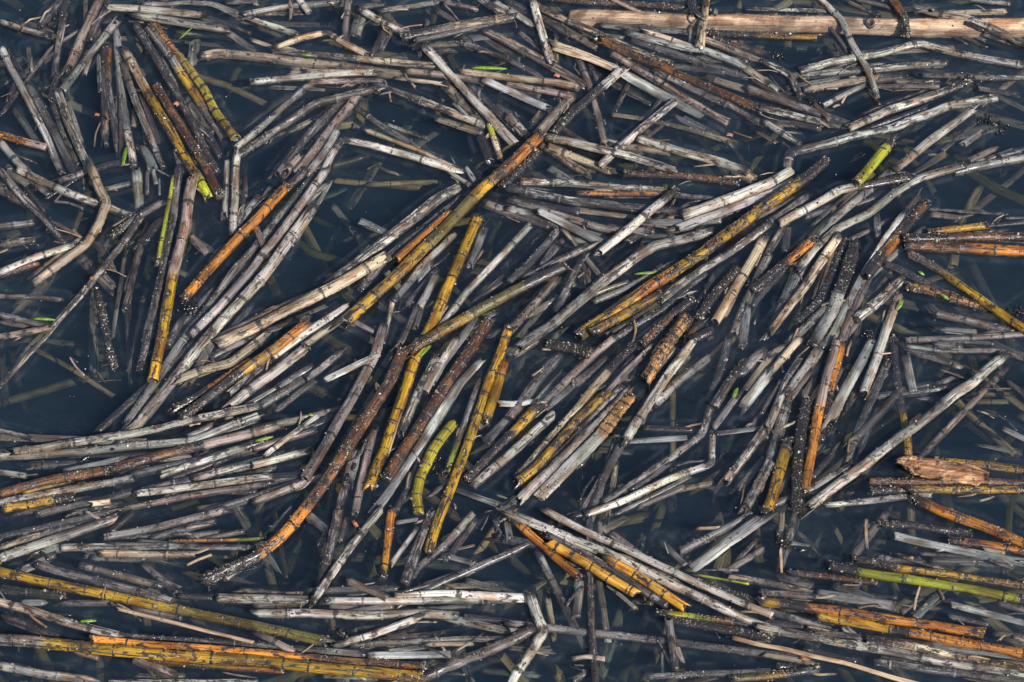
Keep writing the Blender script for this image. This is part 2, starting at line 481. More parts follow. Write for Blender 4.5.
b 2 9.9 -399,-156 -457,-165 -507,-185|black brown encrusted reed at the left edge, lower half
y 1 5.9 -481,-182 -446,-172 -433,-167
g 2 8.9 -374,-166 -455,-183 -506,-195
y70k 2 8.8 -499,-201 -464,-194 -431,-187|dark ochre reed with a black end at the left edge
G 1 8.8 -375,-181 -398,-191 -436,-200 -467,-208
t 1 6.9 -395,-193 -413,-195
g 1 8.9 -366,-181 -328,-169 -249,-148
g 2 7.9 -372,-184 -327,-178 -290,-172 -239,-163
p 1 7.9 -385,-202 -317,-185 -238,-172
g 1 8.9 -303,-207 -267,-193 -251,-187 -205,-169
g 1 8.9 -317,-167 -252,-145 -228,-137
G 1 9.1 -254,-81 -229,-62 -184,-25 -171,-9
G 1 9.2 -176,-15 -210,-48
G 1 8.1 -203,-31 -238,-57
s 2 8.1 -137,-17 -190,-48
G 1 9.2 -227,-18 -262,-60
p 0 8.0 -168,-83,-11 -207,-95 -259,-108
g 2 6.0 -196,-92 -223,-116 -246,-139
p 1 8.0 -198,-110 -231,-121 -258,-132
g 2 8.9 -204,-134 -230,-143 -257,-150
k 1 5.9 -203,-161 -256,-164
p 1 8.9 -186,-163 -228,-181 -254,-194
G 1 11.1 -132,19 -135,-19 -157,-71 -183,-122 -204,-167|dark blue grey reed running beside the glossy brown one
b62o82k 3 11.9 -111,-11 -122,-47 -144,-92 -170,-143 -200,-197 -225,-233 -248,-255 -296,-282|glossy brown stem, longest of the dark ones, left of centre
s 1 12.9 -156,-131 -162,-174|flat milky blue strip beside the glossy brown stem
G 1 8.8 -166,-177 -171,-210
p 1 8.9 -138,-107 -149,-164 -154,-207
S 3 2.0 -111,-86 -123,-138
g 2 10.1 -77,-19 -97,-65 -112,-115
g 1 8.1 -57,3 -77,-34 -88,-63
s 2 10.0 -30,-23 -56,-50 -81,-101 -114,-169 -137,-207
G 1 7.9 -63,-74 -90,-128 -104,-181 -117,-210
m 2 10.9 -59,-100 -78,-131 -91,-164 -94,-187 -91,-207|curved lime stem with black rings, below the centre
G55v75l 1 9.0 -33,-55 -48,-101 -64,-159
y 2 10.0 -3,16 -16,-25 -31,-74 -43,-122 -57,-164 -73,-213 -81,-251|long yellow ringed stem below the centre, the one reaching lowest
o20y 2 11.1 -8,-27 -18,-68 -28,-103|short bright amber stub against the long yellow ringed stem
G 1 6.9 -47,-155 -83,-188
s 2 7.1 -14,-77 1,-79 25,-74
s 1 11.0 1,-92 -27,-124
k10y40k 2 10.0 28,-77 5,-107 -20,-134 -45,-168
g 2 10.0 41,-91 1,-136 -40,-176
s 1 6.9 -58,-178 -14,-196
k 2 11.3 33,-4 56,-7 80,-15|black wet crusted lump right of the centre
G 1 12.2 49,-17 25,-47 10,-74 -3,-95
t 1 10.2 27,2 -3,-20
p 1 9.1 103,3 66,-34 35,-74 -3,-118
k20t 2 9.1 124,-6 100,-31 84,-53 68,-80 40,-116 6,-165
p 1 8.1 144,-6 112,-40 92,-70
y32k36y55k60y 2 9.0 96,-64 65,-95 43,-128 27,-152 4,-171|slim yellow reed with black bands, right of the ringed stems
G 1 9.0 112,-58 76,-98 50,-134 24,-165
g 2 11.0 120,-58 91,-92 55,-137 4,-194
c36s 3 13.0 120,-67 106,-89 93,-115 70,-140 26,-188|reed with a brown scaly head and a white lower half
G 1 8.9 153,-46 121,-89 100,-125 82,-169 77,-207 73,-227
g 2 10.1 186,2 158,-40 137,-74 112,-124
g 1 10.1 200,-21 163,-53 143,-79
G 1 10.2 168,-11 135,-51
G 1 9.2 180,-19 156,-44
G 1 9.2 222,2 212,-40 199,-76
k40G 2 10.1 237,-23 220,-50 203,-80
G 1 12.2 258,-11 231,-42
t 1 9.1 264,-19 235,-62
s 2 11.1 264,-36 232,-82
G 2 8.1 231,-62 202,-106
g 1 8.0 200,-80 191,-113 149,-149 90,-194
k 2 7.0 132,-106 181,-109
s 1 7.0 111,-123 175,-118
s 1 7.0 205,-113 260,-105
g 2 7.9 200,-113 198,-149 159,-164 114,-190 72,-208
u 0 8.0 165,-62,-26 162,-158,-26
G 1 6.9 157,-148 117,-180
g 1 10.0 259,-98 237,-134 209,-173
u 0 6.9 161,-169,-26 222,-184,-26
p 1 6.0 137,-77 129,-106
G 2 10.9 257,-145 228,-203
t 1 9.2 295,3 257,-47
g 1 9.1 295,-20 275,-50 265,-86 255,-107
G 2 9.2 320,2 299,-34 275,-67
t 0 9.2 320,-11 298,-36
p45o 2 10.1 333,3 313,-56 299,-116 287,-183
o50k 2 9.1 337,-5 323,-53 308,-120
s 2 11.2 372,3 338,-56 319,-97
G 1 10.2 385,3 353,-63
g 1 9.0 385,-22 362,-71 341,-122 330,-153
b35l42u 0 11.0 351,-58 338,-92,-11 323,-149,-26
G 1 13.0 277,-76 266,-122 251,-164
k 2 12.0 297,-74 283,-128 278,-200|black rust stained crusted stem, upright near the right
k15y 2 11.9 275,-122 257,-187 247,-210|thick bright yellow stub with a black head, lower right
p 1 8.9 279,-152 263,-189
k35y62u 1 9.0 391,3 390,-47 395,-104 398,-128 397,-158,-11 395,-255,-26|black topped stem turning yellow and sinking, right part
s 1 9.1 402,-18 406,-63
g 3 11.0 504,-16 452,-62 399,-110 343,-155 288,-201|long straight striped grey reed crossing the lower right water
g 1 6.1 400,-6 441,-12 498,-12 527,-24
G 0 8.2 422,2 495,-3
G 0 9.1 366,-69 411,-65 458,-55
u 0 9.0 451,-70,-26 473,-101,-26 508,-141,-26
u 0 6.1 472,-67,-26 515,-66,-26
u 0 6.1 469,-76,-26 509,-76,-26
s 1 6.0 492,-107 516,-122
G 0 8.1 503,-51 522,-70
k8y 2 8.9 420,-145 466,-149 512,-157
b 2 7.9 353,-170 402,-169 464,-168 510,-173
k25y 2 8.9 354,-180 391,-178 475,-180 510,-179
g 2 6.9 306,-197 350,-193 383,-187 414,-185
k15o 2 10.8 393,-187 418,-204 454,-218 482,-231 502,-244
G 1 8.9 337,-151 300,-178 256,-198
k 1 6.9 319,-137 297,-165
g 1 7.8 -395,-204 -442,-218 -501,-233
t 1 7.8 -426,-220 -467,-232 -500,-246
g 2 10.7 -388,-212 -433,-231 -499,-258
s 1 8.7 -474,-249 -438,-246
g 1 8.8 -437,-245 -388,-243 -342,-242 -250,-246
t 2 7.8 -401,-252 -351,-253 -307,-253
o65l 1 3.9 -332,-238 -279,-237 -239,-235|thin orange sliver with a lime end, lower left
G 1 8.8 -280,-202 -315,-212 -353,-225 -397,-234
k 2 6.8 -371,-205 -392,-228
G 0 8.8 -291,-214 -353,-236
y55v 2 10.5 -498,-272 -430,-288 -347,-307 -288,-321 -243,-331 -175,-349|long yellow to olive stem in the lower left corner area
v 0 8.6 -495,-292 -431,-299
G 2 9.6 -460,-264 -409,-280 -357,-295 -325,-306
p 1 8.7 -418,-265 -337,-289
G 1 7.7 -357,-264 -337,-280 -322,-298
k 1 6.7 -320,-299 -287,-301
g 2 9.6 -283,-301 -245,-302 -194,-303
S 3 3.8 -377,-312 -316,-329 -244,-349
t35g 2 9.5 -493,-305 -449,-318 -416,-332 -369,-343
G 1 6.7 -432,-307 -381,-307
s 1 6.7 -470,-306 -449,-306
G 1 6.7 -364,-313 -315,-323
G12y 3 11.4 -490,-345 -458,-347 -395,-355 -319,-362 -241,-367 -182,-374 -127,-380 -85,-385|thickest yellow stem, ringed black, along the bottom left
o65b 3 7.6 -397,-345 -334,-351 -276,-356 -242,-359 -194,-366 -142,-371 -84,-374|slim orange reed on the thickest yellow stem
g 1 6.6 -369,-343 -296,-347 -242,-352 -136,-362
y60o 1 7.5 -343,-370 -282,-375 -241,-378 -215,-379
g 1 9.4 -486,-374 -447,-383 -402,-387 -384,-395
p 1 10.4 -357,-366 -311,-388
t 1 5.7 -414,-359 -391,-366
g 1 5.6 -379,-391 -239,-391
g 2 7.7 -246,-252 -277,-280
G 1 7.8 -216,-202 -239,-231
s 1 8.8 -203,-205 -180,-226
G 1 10.7 -170,-201 -176,-249 -184,-285
g 2 8.7 -129,-201 -156,-241 -175,-274 -191,-305
o80y 1 8.8 -118,-201 -122,-246 -125,-281|short tan orange reed pointing down below the centre
g 1 5.8 -92,-222 -118,-265
G 2 11.7 -78,-205 -95,-252 -104,-285
g30G 1 8.7 -38,-206 -68,-246 -90,-266,-11 -102,-290,-26
b30u 1 7.8 -9,-211 -22,-235,-11 -43,-270,-26
G 1 7.7 20,-238 1,-251 -37,-269 -73,-285 -89,-295 -112,-312
s 1 5.8 -69,-253 -40,-262
s 1 6.8 -5,-216 -2,-236
s 1 4.9 -114,-217 -92,-213
g 2 9.6 -112,-300 -68,-294 -36,-296 18,-301
g 1 7.7 -182,-304 -111,-305 -60,-303 2,-304
G 1 7.7 -197,-294 -150,-292 -110,-291
p 2 7.7 -158,-282 -119,-301
p 1 8.6 -248,-309 -196,-307
g 2 9.6 -247,-318 -204,-318 -132,-321 -91,-316 -52,-320
g 1 8.6 -91,-314 -53,-327 2,-339
p 1 7.6 -47,-322 3,-327
g 2 7.6 -170,-354 -129,-340 -89,-322
g 1 6.6 -154,-354 -110,-348 -43,-344 -1,-346
s 1 5.7 -117,-359 -78,-353
s 1 6.6 -211,-355 -139,-362
s 1 8.5 -136,-363 -58,-362
t 1 5.7 -79,-351 -37,-351
k30G 2 10.4 -96,-393 -48,-370 1,-347 18,-335
s 1 6.6 -178,-384 -126,-387
p 1 7.6 -246,-337 -207,-359
g 2 10.4 17,-297 24,-321 30,-336 21,-354 5,-380 -2,-396|thick bent reed with an elbow pointing right, bottom centre
b15o 2 8.7 -4,-208 20,-232 44,-258 66,-280|glossy orange brown reed lower centre, on top of the grey ones
s 1 8.6 66,-282 61,-322
g 1 8.6 24,-249 41,-288 57,-327 70,-358
x 3 9.7 36,-239 70,-260 90,-277 119,-296|orange and yellow stem banded black, left one of the pair
G 3 8.7 31,-229 80,-255 116,-283 148,-309
x 3 9.6 93,-257 121,-274 147,-296 166,-311|orange and yellow stem banded black, right one of the pair
G 2 7.7 76,-212 73,-272 73,-329 78,-395
p 3 4.7 56,-366 71,-363 88,-366
k15l75o 1 7.6 139,-317 156,-320 196,-325 212,-327|short lime reed with a black cap above a dark one
k 2 8.6 148,-324 191,-333 246,-344
G 2 8.5 149,-323 154,-379
G 1 8.5 -5,-329 79,-340 148,-348 197,-356 243,-363 280,-367
s 1 6.8 146,-239 168,-265
G 1 8.8 235,-208 196,-232 162,-251
s 2 12.7 244,-210 215,-235 173,-269
l 2 2.9 175,-275 228,-286
g 2 7.8 30,-201 49,-215 81,-232 117,-252 167,-280 212,-305 249,-320
g 2 9.7 -4,-205 32,-221 73,-241 109,-258 140,-277 183,-302 225,-327 248,-336|longest pale reed of the lower middle, falling to the right
t 1 7.7 208,-277 247,-285 289,-296
S 3 4.7 209,-344 244,-352 314,-368 385,-395
G 1 6.6 127,-386 165,-383 244,-380
v30y60k 1 8.5 207,-389 242,-385 260,-383 289,-378
k 1 7.7 180,-285 212,-296 250,-312
s 1 5.7 -2,-355 37,-359
g 1 8.6 -2,-337 20,-340
b 1 7.7 -5,-297 17,-301
G 0 8.5 56,-392 74,-380
k 1 5.9 60,-210 75,-206
G 1 8.8 279,-201 271,-235 258,-277,-11
s 1 4.9 269,-239 289,-243
p 1 9.7 369,-204 347,-235 329,-259
k 1 7.8 359,-218 388,-216 421,-224 449,-231,-11
s 2 8.7 373,-232 400,-241 448,-253 500,-263
o 1 8.8 426,-237 469,-242 502,-251
t 2 5.8 458,-247 478,-252
k14l95k 2 9.6 308,-266 334,-273 399,-283 453,-294 480,-301 496,-303|thick lime green stem with black nodes at lower right
k25y 1 7.7 330,-258 355,-263 378,-270 426,-277 474,-284 497,-289
b 1 6.8 268,-273 307,-278 353,-285
G 0 8.7 354,-259,-11 500,-265,-11
s 1 7.7 416,-290 385,-323
s 2 7.6 421,-308 453,-318 493,-329
p 1 7.7 466,-307 494,-315
s 1 10.6 294,-296 330,-302 368,-310
G 1 7.7 239,-295 294,-300
y10k20o 3 9.6 236,-303 291,-312 364,-324 448,-338|bright orange stem, straight, below the lime green one
y35k45o 2 9.5 291,-321 373,-335 389,-340 457,-355 489,-362
G 1 7.6 236,-312 280,-327 303,-336
g 2 9.5 234,-332 300,-347 356,-359 396,-367 450,-378 486,-386
s 1 7.6 315,-331 336,-351
b20t70y 2 8.5 337,-346 376,-352 432,-366 487,-379
s 1 7.6 395,-352 451,-360 489,-367
G 1 6.7 283,-337 396,-352
g 1 9.4 342,-371 393,-378 486,-392
k 1 6.6 277,-356 326,-370
t 1 7.6 238,-362 285,-371
p 1 7.6 458,-340 491,-343'''
LANDMARKS = '''the peeled log|65,444 300,433 573,429
the black-banded yellow stem|-406,438 -356,373 -300,267
the tan, yellow and lime reed|-431,396 -369,273 -323,187
the half amber reed|-342,213 -353,89 -365,-48
the streaked amber stem|-241,201 -340,52
the thin lime blade|-363,213 -372,97
the elbow-bent tan reed|-453,227 -430,179 -446,126 -501,72
the broad straw reed|-133,108 -230,39 -303,-5
the amber and olive stem|29,271 -66,150 -173,24
the upright amber stem|-38,159 -85,26 -142,-175
the glossy brown stem|-112,-11 -171,-144 -296,-281
the curved lime stem|-57,-97 -91,-162 -91,-206
the long yellow ringed stem|-4,16 -42,-121 -82,-250
the big ochre stem|338,238 197,113 67,6
the bright lime stub|408,262 366,208
the caterpillar-ringed reed|180,29 136,-46
the brown scaly-headed reed|119,-67 92,-115 26,-187
the roof-bent pale reed|316,364 453,405 566,371
the black and pale crusted reed|360,121 307,-5
the thick yellow stub|275,-122 247,-209
the striped grey reed|504,-16 399,-109 288,-200
the red brown and amber reed|412,122 538,115
the grey and yellow reed|415,111 466,71 526,11
the tan bark chip|383,-144 466,-162
the lime green stem|308,-266 398,-282 491,-302
the bright orange stem|236,-302 342,-320 447,-337
the two black-banded orange stems|36,-239 104,-270 166,-310
the thick elbowed reed|17,-298 30,-336 0,-391
the thickest yellow stem|-487,-345 -276,-363 -87,-384
the yellow to olive stem|-495,-272 -347,-306 -177,-348
the encrusted black-brown reed|-401,-156 -504,-184
the gritty black-brown reed|95,411 185,358 271,307
the long slim open-water reed|-519,-58 -439,65 -393,161
the black wet lump|33,-4 80,-15
the black-capped lime reed|139,-316 211,-326
the broad beige split reed|-349,386 -235,377 -118,358'''
BITS = '''leaf 4 -416,256 -419,230|bright green leaf scrap at upper left, standing near upright
leaf 2 -356,427 -370,410|small green blade scrap beside the black-banded yellow stem
leaf 4 -45,368 -6,366|bright green flat scrap lying level at the top centre
leaf 3 -234,387 -220,385|tiny green scrap on the broad beige split reed
leaf 3 127,85 154,87|thin green scrap just below the long bent pale reed
leaf 4 223,-70 229,-58|green scrap between two reeds right of centre
leaf 3 -493,28 -470,26|thin lime scrap above the reeds at the left edge
leaf 3 423,89 429,83|small lime scrap above the lumpy yellow tipped reed
leaf 3 442,60 451,52|small lime scrap below the lumpy yellow tipped reed
leaf 3 -256,-122 -238,-117|lime scrap among the grey reeds left of the glossy brown stem
leaf 3 -412,-326 -396,-326|curled lime scrap on the pale reed at lower left
leaf 3 -205,-90 -199,-92|tiny green tip on a grey reed left of the glossy brown stem
leaf 4 -94,-20 -82,-6|little green sprig on top of the glossy brown stem
leaf 3 404,52 396,39|small green scrap beside the mottled reed at right
flake 5 46,358 52,355|rusty brown leaf flake in the gap at top centre
flake 6 -370,318 -365,314|reddish flake on the grey reed beside the banded stem
flake 4 -455,301 -450,300|small orange flake on the dark water at upper left
flake 4 -439,80 -435,79|orange flake on the long slim open-water reed
flake 4 -156,-214 -152,-222|red orange flake below the glossy brown stem
flake 5 -128,-45 -124,-40|red glossy flake on the joint of the glossy brown stem
flake 5 232,273 239,271|pink brown flake on the water right of top centre
flake 4 272,-365 280,-369|pale orange chip at the bottom right
algae 13 515,294 528,283|black bubbly algae clump floating at the upper right
algae 8 329,318 331,318|small black bubble ring at the upper right
algae 9 502,347 503,350|black blob at the tip of a thin reed, upper right
algae 7 294,386 295,386|black speck cluster under the left end of the roof-bent reed
algae 9 259,-234 266,-243|black algae clump on the water below the yellow stub
algae 9 523,37 527,35|black algae clump at the right edge
algae 8 366,6 369,4|round black bubble at the foot of a pale reed
algae 10 -337,40 -331,39|round black bubble below the streaked amber stem
algae 9 311,-103 321,-109|black fringe clump below the striking orange topped reeds
algae 8 -162,-339 -161,-340|black dot above the bottom left yellow stem
algae 10 -80,-144 -74,-156|black bubbly patch between the lime and yellow ringed stems
algae 8 216,462 218,448|black knobbly clump against the upper side of the log
bark 18 383,-146 405,-151 468,-161|torn tan bark chip floating above the black ended reeds'''

# kind: tint, tint spread, blotches, grit, wetness, node spacing mm, node band mm, crust per metre, look
KIND = {
 'g': ((.43, .395, .338), .16, .55, .6, .15, 46, 4.2, 380, 'pale grey'),
 'G': ((.215, .188, .176), .18, .57, .6, .35, 44, 4.5, 460, 'dark grey'),
 'p': ((.285, .215, .18), .16, .50, .4, .25, 46, 4.0, 300, 'mauve brown'),
 't': ((.46, .355, .24), .15, .51, .5, .15, 48, 4.2, 340, 'straw coloured'),
 's': ((.42, .41, .37), .12, .41, .2, .1, 55, 3.0, 90, 'flat whitish'),
 'S': ((.45, .32, .20), .06, .15, .1, .1, 0, 0, 0, 'thin tan'),
 'k': ((.045, .036, .031), .3, .74, .9, .9, 34, 2.0, 1800, 'black wet'),
 'b': ((.15, .06, .017), .2, .60, .6, .9, 30, 1.6, 1100, 'red brown'),
 'o': ((.45, .165, .017), .16, .56, .3, .8, 44, 1.6, 560, 'orange'),
 'y': ((.40, .225, .011), .16, .565, .3, .8, 30, 1.3, 640, 'ochre yellow'),
 'v': ((.13, .105, .024), .16, .50, .3, .8, 44, 1.8, 480, 'olive'),
 'l': ((.36, .37, .018), .14, .42, .2, .7, 46, 2.0, 320, 'lime'),
 'u': ((.30, .225, .12), .15, .30, .1, .1, 70, 2.0, 0, 'sunken olive'),
 'z': ((.38, .28, .03), .16, .46, .2, .6, 13, 3.6, 400, 'black-banded yellow'),
 'x': ((.56, .24, .018), .2, .46, .2, .8, 17, 3.4, 420, 'black-banded orange'),
 'm': ((.34, .285, .014), .14, .44, .2, .8, 14, 1.8, 340, 'ringed lime'),
 'c': ((.44, .22, .07), .2, .55, .8, .6, 8.5, 1.8, 1800, 'scaly brown'),
 'L': ((.66, .43, .265), .06, .36, .4, .3, 0, 0, 260, 'peeled'),
}
def resample(P, step):
    P = np.asarray(P, float); d = np.r_[0, np.cumsum(np.linalg.norm(np.diff(P[:, :2], axis=0), axis=1))]
    n = max(6, int(d[-1]/step)+1); s = np.linspace(0, d[-1], n)
    Q = np.stack([np.interp(s, d, P[:, i]) for i in range(P.shape[1])], 1)
    return Q, s
reeds = []
for line in REEDS.strip().split('\n'):
    lab = ''
    if '|' in line: line, lab = line.split('|')
    spec, layer, w, rest = line.split(None, 3)
    P = [(p[0]*MM, p[1]*MM, (p[2] if len(p) > 2 else 0)*MM) for p in pts_of(rest)]
    seg = re.findall(r'([a-zA-Z])(\d*)', spec)
    seg = [(k, float(v)/100 if v else 1.0) for k, v in seg]
    A_ = np.array(P)
    if len(P) > 2:
        sg = np.diff(A_[:, :2], axis=0); an_ = np.unwrap(np.arctan2(sg[:, 1], sg[:, 0]))
        if np.abs(np.diff(an_)).max() < R(20) and abs(an_[-1]-an_[0]) < R(30):
            tt = np.r_[0, np.cumsum(np.hypot(*sg.T))]; tt /= tt[-1]
            ch = A_[0, :2]+(A_[-1, :2]-A_[0, :2])*tt[:, None]; P = [tuple(q) for q in np.c_[A_[:, :2]*.55+ch*.45, A_[:, 2]]]
    Q, s = resample(P, .003)
    # soften the corners of the survey polyline a little
    for _ in range(2):
        Q[1:-1] = .25*Q[:-2]+.5*Q[1:-1]+.25*Q[2:]
    ext = [abs(a-b) for a, b in zip(Q.max(0)[:2], Q.min(0)[:2])]
    reeds.append(dict(seg=seg, layer=int(layer), r=float(w)*MM/2*(1.0 if any(q[0] in 'LsSyolvbkxzmc' for q in seg) else .95), P=Q, s=s, L=s[-1], label=lab, main=max(seg, key=lambda q: q[1]-0)[0], raw=P))
for rd in reeds:
    prev = 0; best = (-1, 'g')
    for k, e in rd['seg']:
        best = max(best, (e-prev, k)); prev = e
    rd['main'] = best[1]
    rd['flat'] = {'s': .34, 'S': .8, 'k': .85, 'L': .85}.get(rd['seg'][-1][0] if rd['main'] == 's' else rd['main'], rng.choice([.95, .85, .7, .6], p=[.35, .3, .2, .15]) if rd['main'] in 'gGpt' else .95)
# --- how they rest on each other: each stem keeps a height and a tilt; crossings push the upper one up and the lower one down
N = len(reeds)
pref = np.zeros(N); a = np.zeros(N); b = np.zeros(N)
for i, rd in enumerate(reeds):
    ry = rd['r']*rd['flat']
    if rd['main'] in 'yolvbxzmck' and rd['layer'] > 0: pref[i] = .22*ry
    pref[i] += {0: -.85*ry-.001, 1: -.30*ry, 2: .02*ry, 3: .5*ry+.002}[rd['layer']]
a[:] = pref
cross = []
for i in range(N):
    Pi = reeds[i]['P'][:, :2]; lo, hi = Pi.min(0), Pi.max(0)
    for j in range(i):
        Pj = reeds[j]['P'][:, :2]
        if (Pj.min(0) > hi+.004).any() or (Pj.max(0) < lo-.004).any(): continue
        d2 = ((Pi[:, None]-Pj[None])**2).sum(-1)
        k = np.unravel_index(d2.argmin(), d2.shape)
        if d2[k] < (.6*(reeds[i]['r']+reeds[j]['r']))**2:
            u, v = (i, k[0]), (j, k[1])
            if reeds[i]['layer'] < reeds[j]['layer']: u, v = v, u
            cross.append((u[0], v[0], reeds[u[0]]['s'][u[1]]-reeds[u[0]]['L']/2, reeds[v[0]]['s'][v[1]]-reeds[v[0]]['L']/2,
                          .74*(reeds[u[0]]['r']*reeds[u[0]]['flat']+reeds[v[0]]['r']*reeds[v[0]]['flat']), reeds[u[0]]['P'][u[1], 2]-reeds[v[0]]['P'][v[1], 2]))
for it in range(160):
    for (i, j, si, sj, gap, dz) in cross:
        pen = gap-((a[i]+b[i]*si)-(a[j]+b[j]*sj)+dz)
        if pen <= 0: continue
        for k, sk, sgn, wgt in ((i, si, 1, .6), (j, sj, -1, .4)):
            Lk = max(reeds[k]['L'], .03)
            f = .5*pen*wgt
            a[k] += sgn*f*.6; b[k] += sgn*f*sk/(Lk*Lk)*3
    a += (pref-a)*.05; b *= .95
    b = np.clip(b, -.10, .10); a = np.clip(a, np.minimum(pref-.003, -.009), .024)
COT = 1/math.tan(PITCH)
for i, rd in enumerate(reeds):
    rd['P'][:, 2] += a[i]+b[i]*(rd['s']-rd['L']/2)
    if rd['main'] == 'u': rd['P'][:, 2] -= .004
    rd['P'][:, 1] -= rd['P'][:, 2]*COT       # a lifted stem lies a little nearer for the same line of sight to its surveyed foot

# --- stem mesh
NS = 14
th = np.arange(NS)*2*math.pi/NS
def stem_geometry(rd, seed_off):
    P = rd['P']; s = rd['s']; n = len(P); L = rd['L']; r0 = rd['r']
    kinds = rd['seg']; frac = s/L if L > 0 else s*0
    # lie of the stem, with the small waviness of a dead stalk
    wob = min(.00045, L*.002)
    P = P.copy(); P[:, 0] += smooth_noise(n, 9, wob); P[:, 1] += smooth_noise(n, 9, wob)
    T = np.gradient(P, axis=0); T /= np.linalg.norm(T, axis=1)[:, None]+1e-12
    B = np.cross(T, (0, 0, 1)); B /= np.linalg.norm(B, axis=1)[:, None]+1e-12
    U = np.cross(B, T)
    # which kind rules at each ring
    ends = np.array([e for _, e in kinds]); kid = np.searchsorted(ends[:-1], np.clip(frac+rng.normal(0, .004, n), 0, 1))
    names = [k for k, _ in kinds]
    K = [KIND[names[q]] for q in kid]
    tint = np.array([k[0] for k in K]); wear = np.array([[k[2], k[3], k[4]] for k in K])
    jit = 1+rng.normal(0, K[0][1]*.6)
    wear[:, 0] = np.clip(wear[:, 0]-.03+rng.normal(0, .07 if rd['main'] in 'gGptsk' else .025), .05, .98)
    # nodes
    nodes = []; pos = rng.uniform(.2, .8)*((K[0][5] or 1e4)*MM)
    while pos < L-.004:
        k = K[min(n-1, int(pos/L*(n-1)))]
        if k[5] == 0: break
        if pos > .004: nodes.append((pos, k))
        pos += k[5]*MM*(rng.uniform(.55, 1.7) if k[5] > 20 else rng.uniform(.7, 1.4))
    bounds = [0]+[q for q, _ in nodes]+[L+1]
    inter = np.searchsorted([q for q, _ in nodes], s) if nodes else np.zeros(n, int)
    gains = np.clip(1+rng.normal(0, .27 if rd['main'] in 'gGpts' else .15, len(bounds)), .3, 1.45); hue = rng.normal(0, .022, (len(bounds), 3))
    tint = tint*(jit*gains[inter])[:, None]*(1+hue[inter])
    ker = np.hanning(9)[1:-1]; ker /= ker.sum(); tp = np.pad(tint, ((3, 3), (0, 0)), 'edge')
    tint = np.stack([np.convolve(tp[:, q], ker, 'valid') for q in range(3)], 1)
    # x-stems flicker between orange, yellow and rust from joint to joint
    if 'x' in names or 'z' in names:
        alt = rng.uniform(0, 1, len(bounds))[inter][:, None]
        tint = np.where(np.array(['x' in nm or 'z' in nm for nm in [names[q] for q in kid]])[:, None], tint*(1-alt*.35)+np.array([.55, .42, .10])*alt*.35, tint)
    rad = r0*(1+smooth_noise(n, 8, .025))
    band = np.zeros(n)
    for q, k in nodes:
        d = np.abs(s-q)
        rad *= 1+.06*np.exp(-(d/.0022)**2)
        lop = rng.uniform(.5, 1.4)
        band = np.maximum(band, np.clip(1.35-d/(k[6]*MM*lop*.62+1e-6), 0, 1)*rng.choice([1, 1, .75, .3] if k[8] not in ('flat whitish',) else [.5, .2, .0]))
        rad *= 1-.05*np.clip(rng.uniform(-.5, 1), 0, 1)*np.exp(-((s-q-.006)/.004)**2)
    if names[0] == 'c' or 'c' in names:       # swollen scaly joints
        cm = np.array([names[q] == 'c' for q in kid]); ph = (s % .0085)/.0085
        rad = np.where(cm, rad*(.88+.2*np.sin(ph*math.pi)), rad)
    # ends narrow a touch where they frayed
    fr0, fr1 = rng.uniform(-.12, .12), rng.uniform(-.12, .12)
    rad *= 1-fr0*np.exp(-s/.006)-fr1*np.exp(-(L-s)/.006)
    ay = rd['flat']*np.clip(1+smooth_noise(n, 14, .10), .55, 1.15)
    if n > 10:                                # creased, flattened and cracked at the kinks
        tdir = np.unwrap(np.arctan2(T[:, 1], T[:, 0])); kk_ = np.zeros(n); kk_[3:-3] = np.abs(tdir[6:]-tdir[:-6])
        kk_ = np.clip((kk_-.35)/.5, 0, 1); ay = ay*(1-.5*kk_); rad = rad*(1+.16*kk_); band = np.maximum(band, .85*kk_)
    tw = smooth_noise(n, 30, .35) if rd['flat'] < .8 else smooth_noise(n, 30, .1)
    if rd['main'] in 's': tw = tw*.6
    rib = 1+.028*np.cos(5*th+rng.uniform(0, 6))+.02*np.cos(3*th+rng.uniform(0, 6))
    if rd['main'] == 'L': rib = 1+.07*np.cos(3*th+1)+.05*np.cos(5*th+2)
    ca = np.cos(th)*rib; sa = np.sin(th)*rib
    x = rad[:, None]*ca[None]; y = (rad*ay)[:, None]*sa[None]
    if rng.random() < (.65 if rd['main'] in 'gGpts' else .3) and L > .03:       # lengthwise split or crease on the weather side
        for _ in range(rng.integers(1, 3)):
            t0 = math.pi/2+rng.normal(0, .7); c0, hl = rng.uniform(0, L), rng.uniform(.15, .5)*L
            m_ = np.clip(1.4-np.abs(s-c0)/hl*1.4, 0, 1)**.5; dth = (th-t0+math.pi) % (2*math.pi)-math.pi
            dent = 1-rng.uniform(.2, .5)*m_[:, None]*np.exp(-(dth/.27)**2)[None]
            x = x*dent; y = y*dent
    x += rng.normal(0, r0*.022, x.shape); y += rng.normal(0, r0*.022, y.shape)
    ct, st = np.cos(tw)[:, None], np.sin(tw)[:, None]
    X = x*ct-y*st; Y = x*st+y*ct
    V = P[:, None]+B[:, None]*X[..., None]+U[:, None]*Y[..., None]
    # ragged broken ends
    for e, sg in ((0, -1), (n-1, 1)):
        rag = rng.uniform(.3, 1.5)*r0*(np.cos(th+rng.uniform(0, 6))*.6+np.cos(2*th+rng.uniform(0, 6))*.45+rng.normal(0, .3, NS))
        V[e] += T[e][None]*(sg*rag*rng.choice([.35, .7, 1.8]))[:, None]
    V = V.reshape(-1, 3)
    fibre = np.zeros((n, NS, 3)); fibre[..., 0] = s[:, None]; fibre[..., 1] = r0*np.cos(th)[None]; fibre[..., 2] = r0*np.sin(th)[None]
    fibre = fibre.reshape(-1, 3)+seed_off
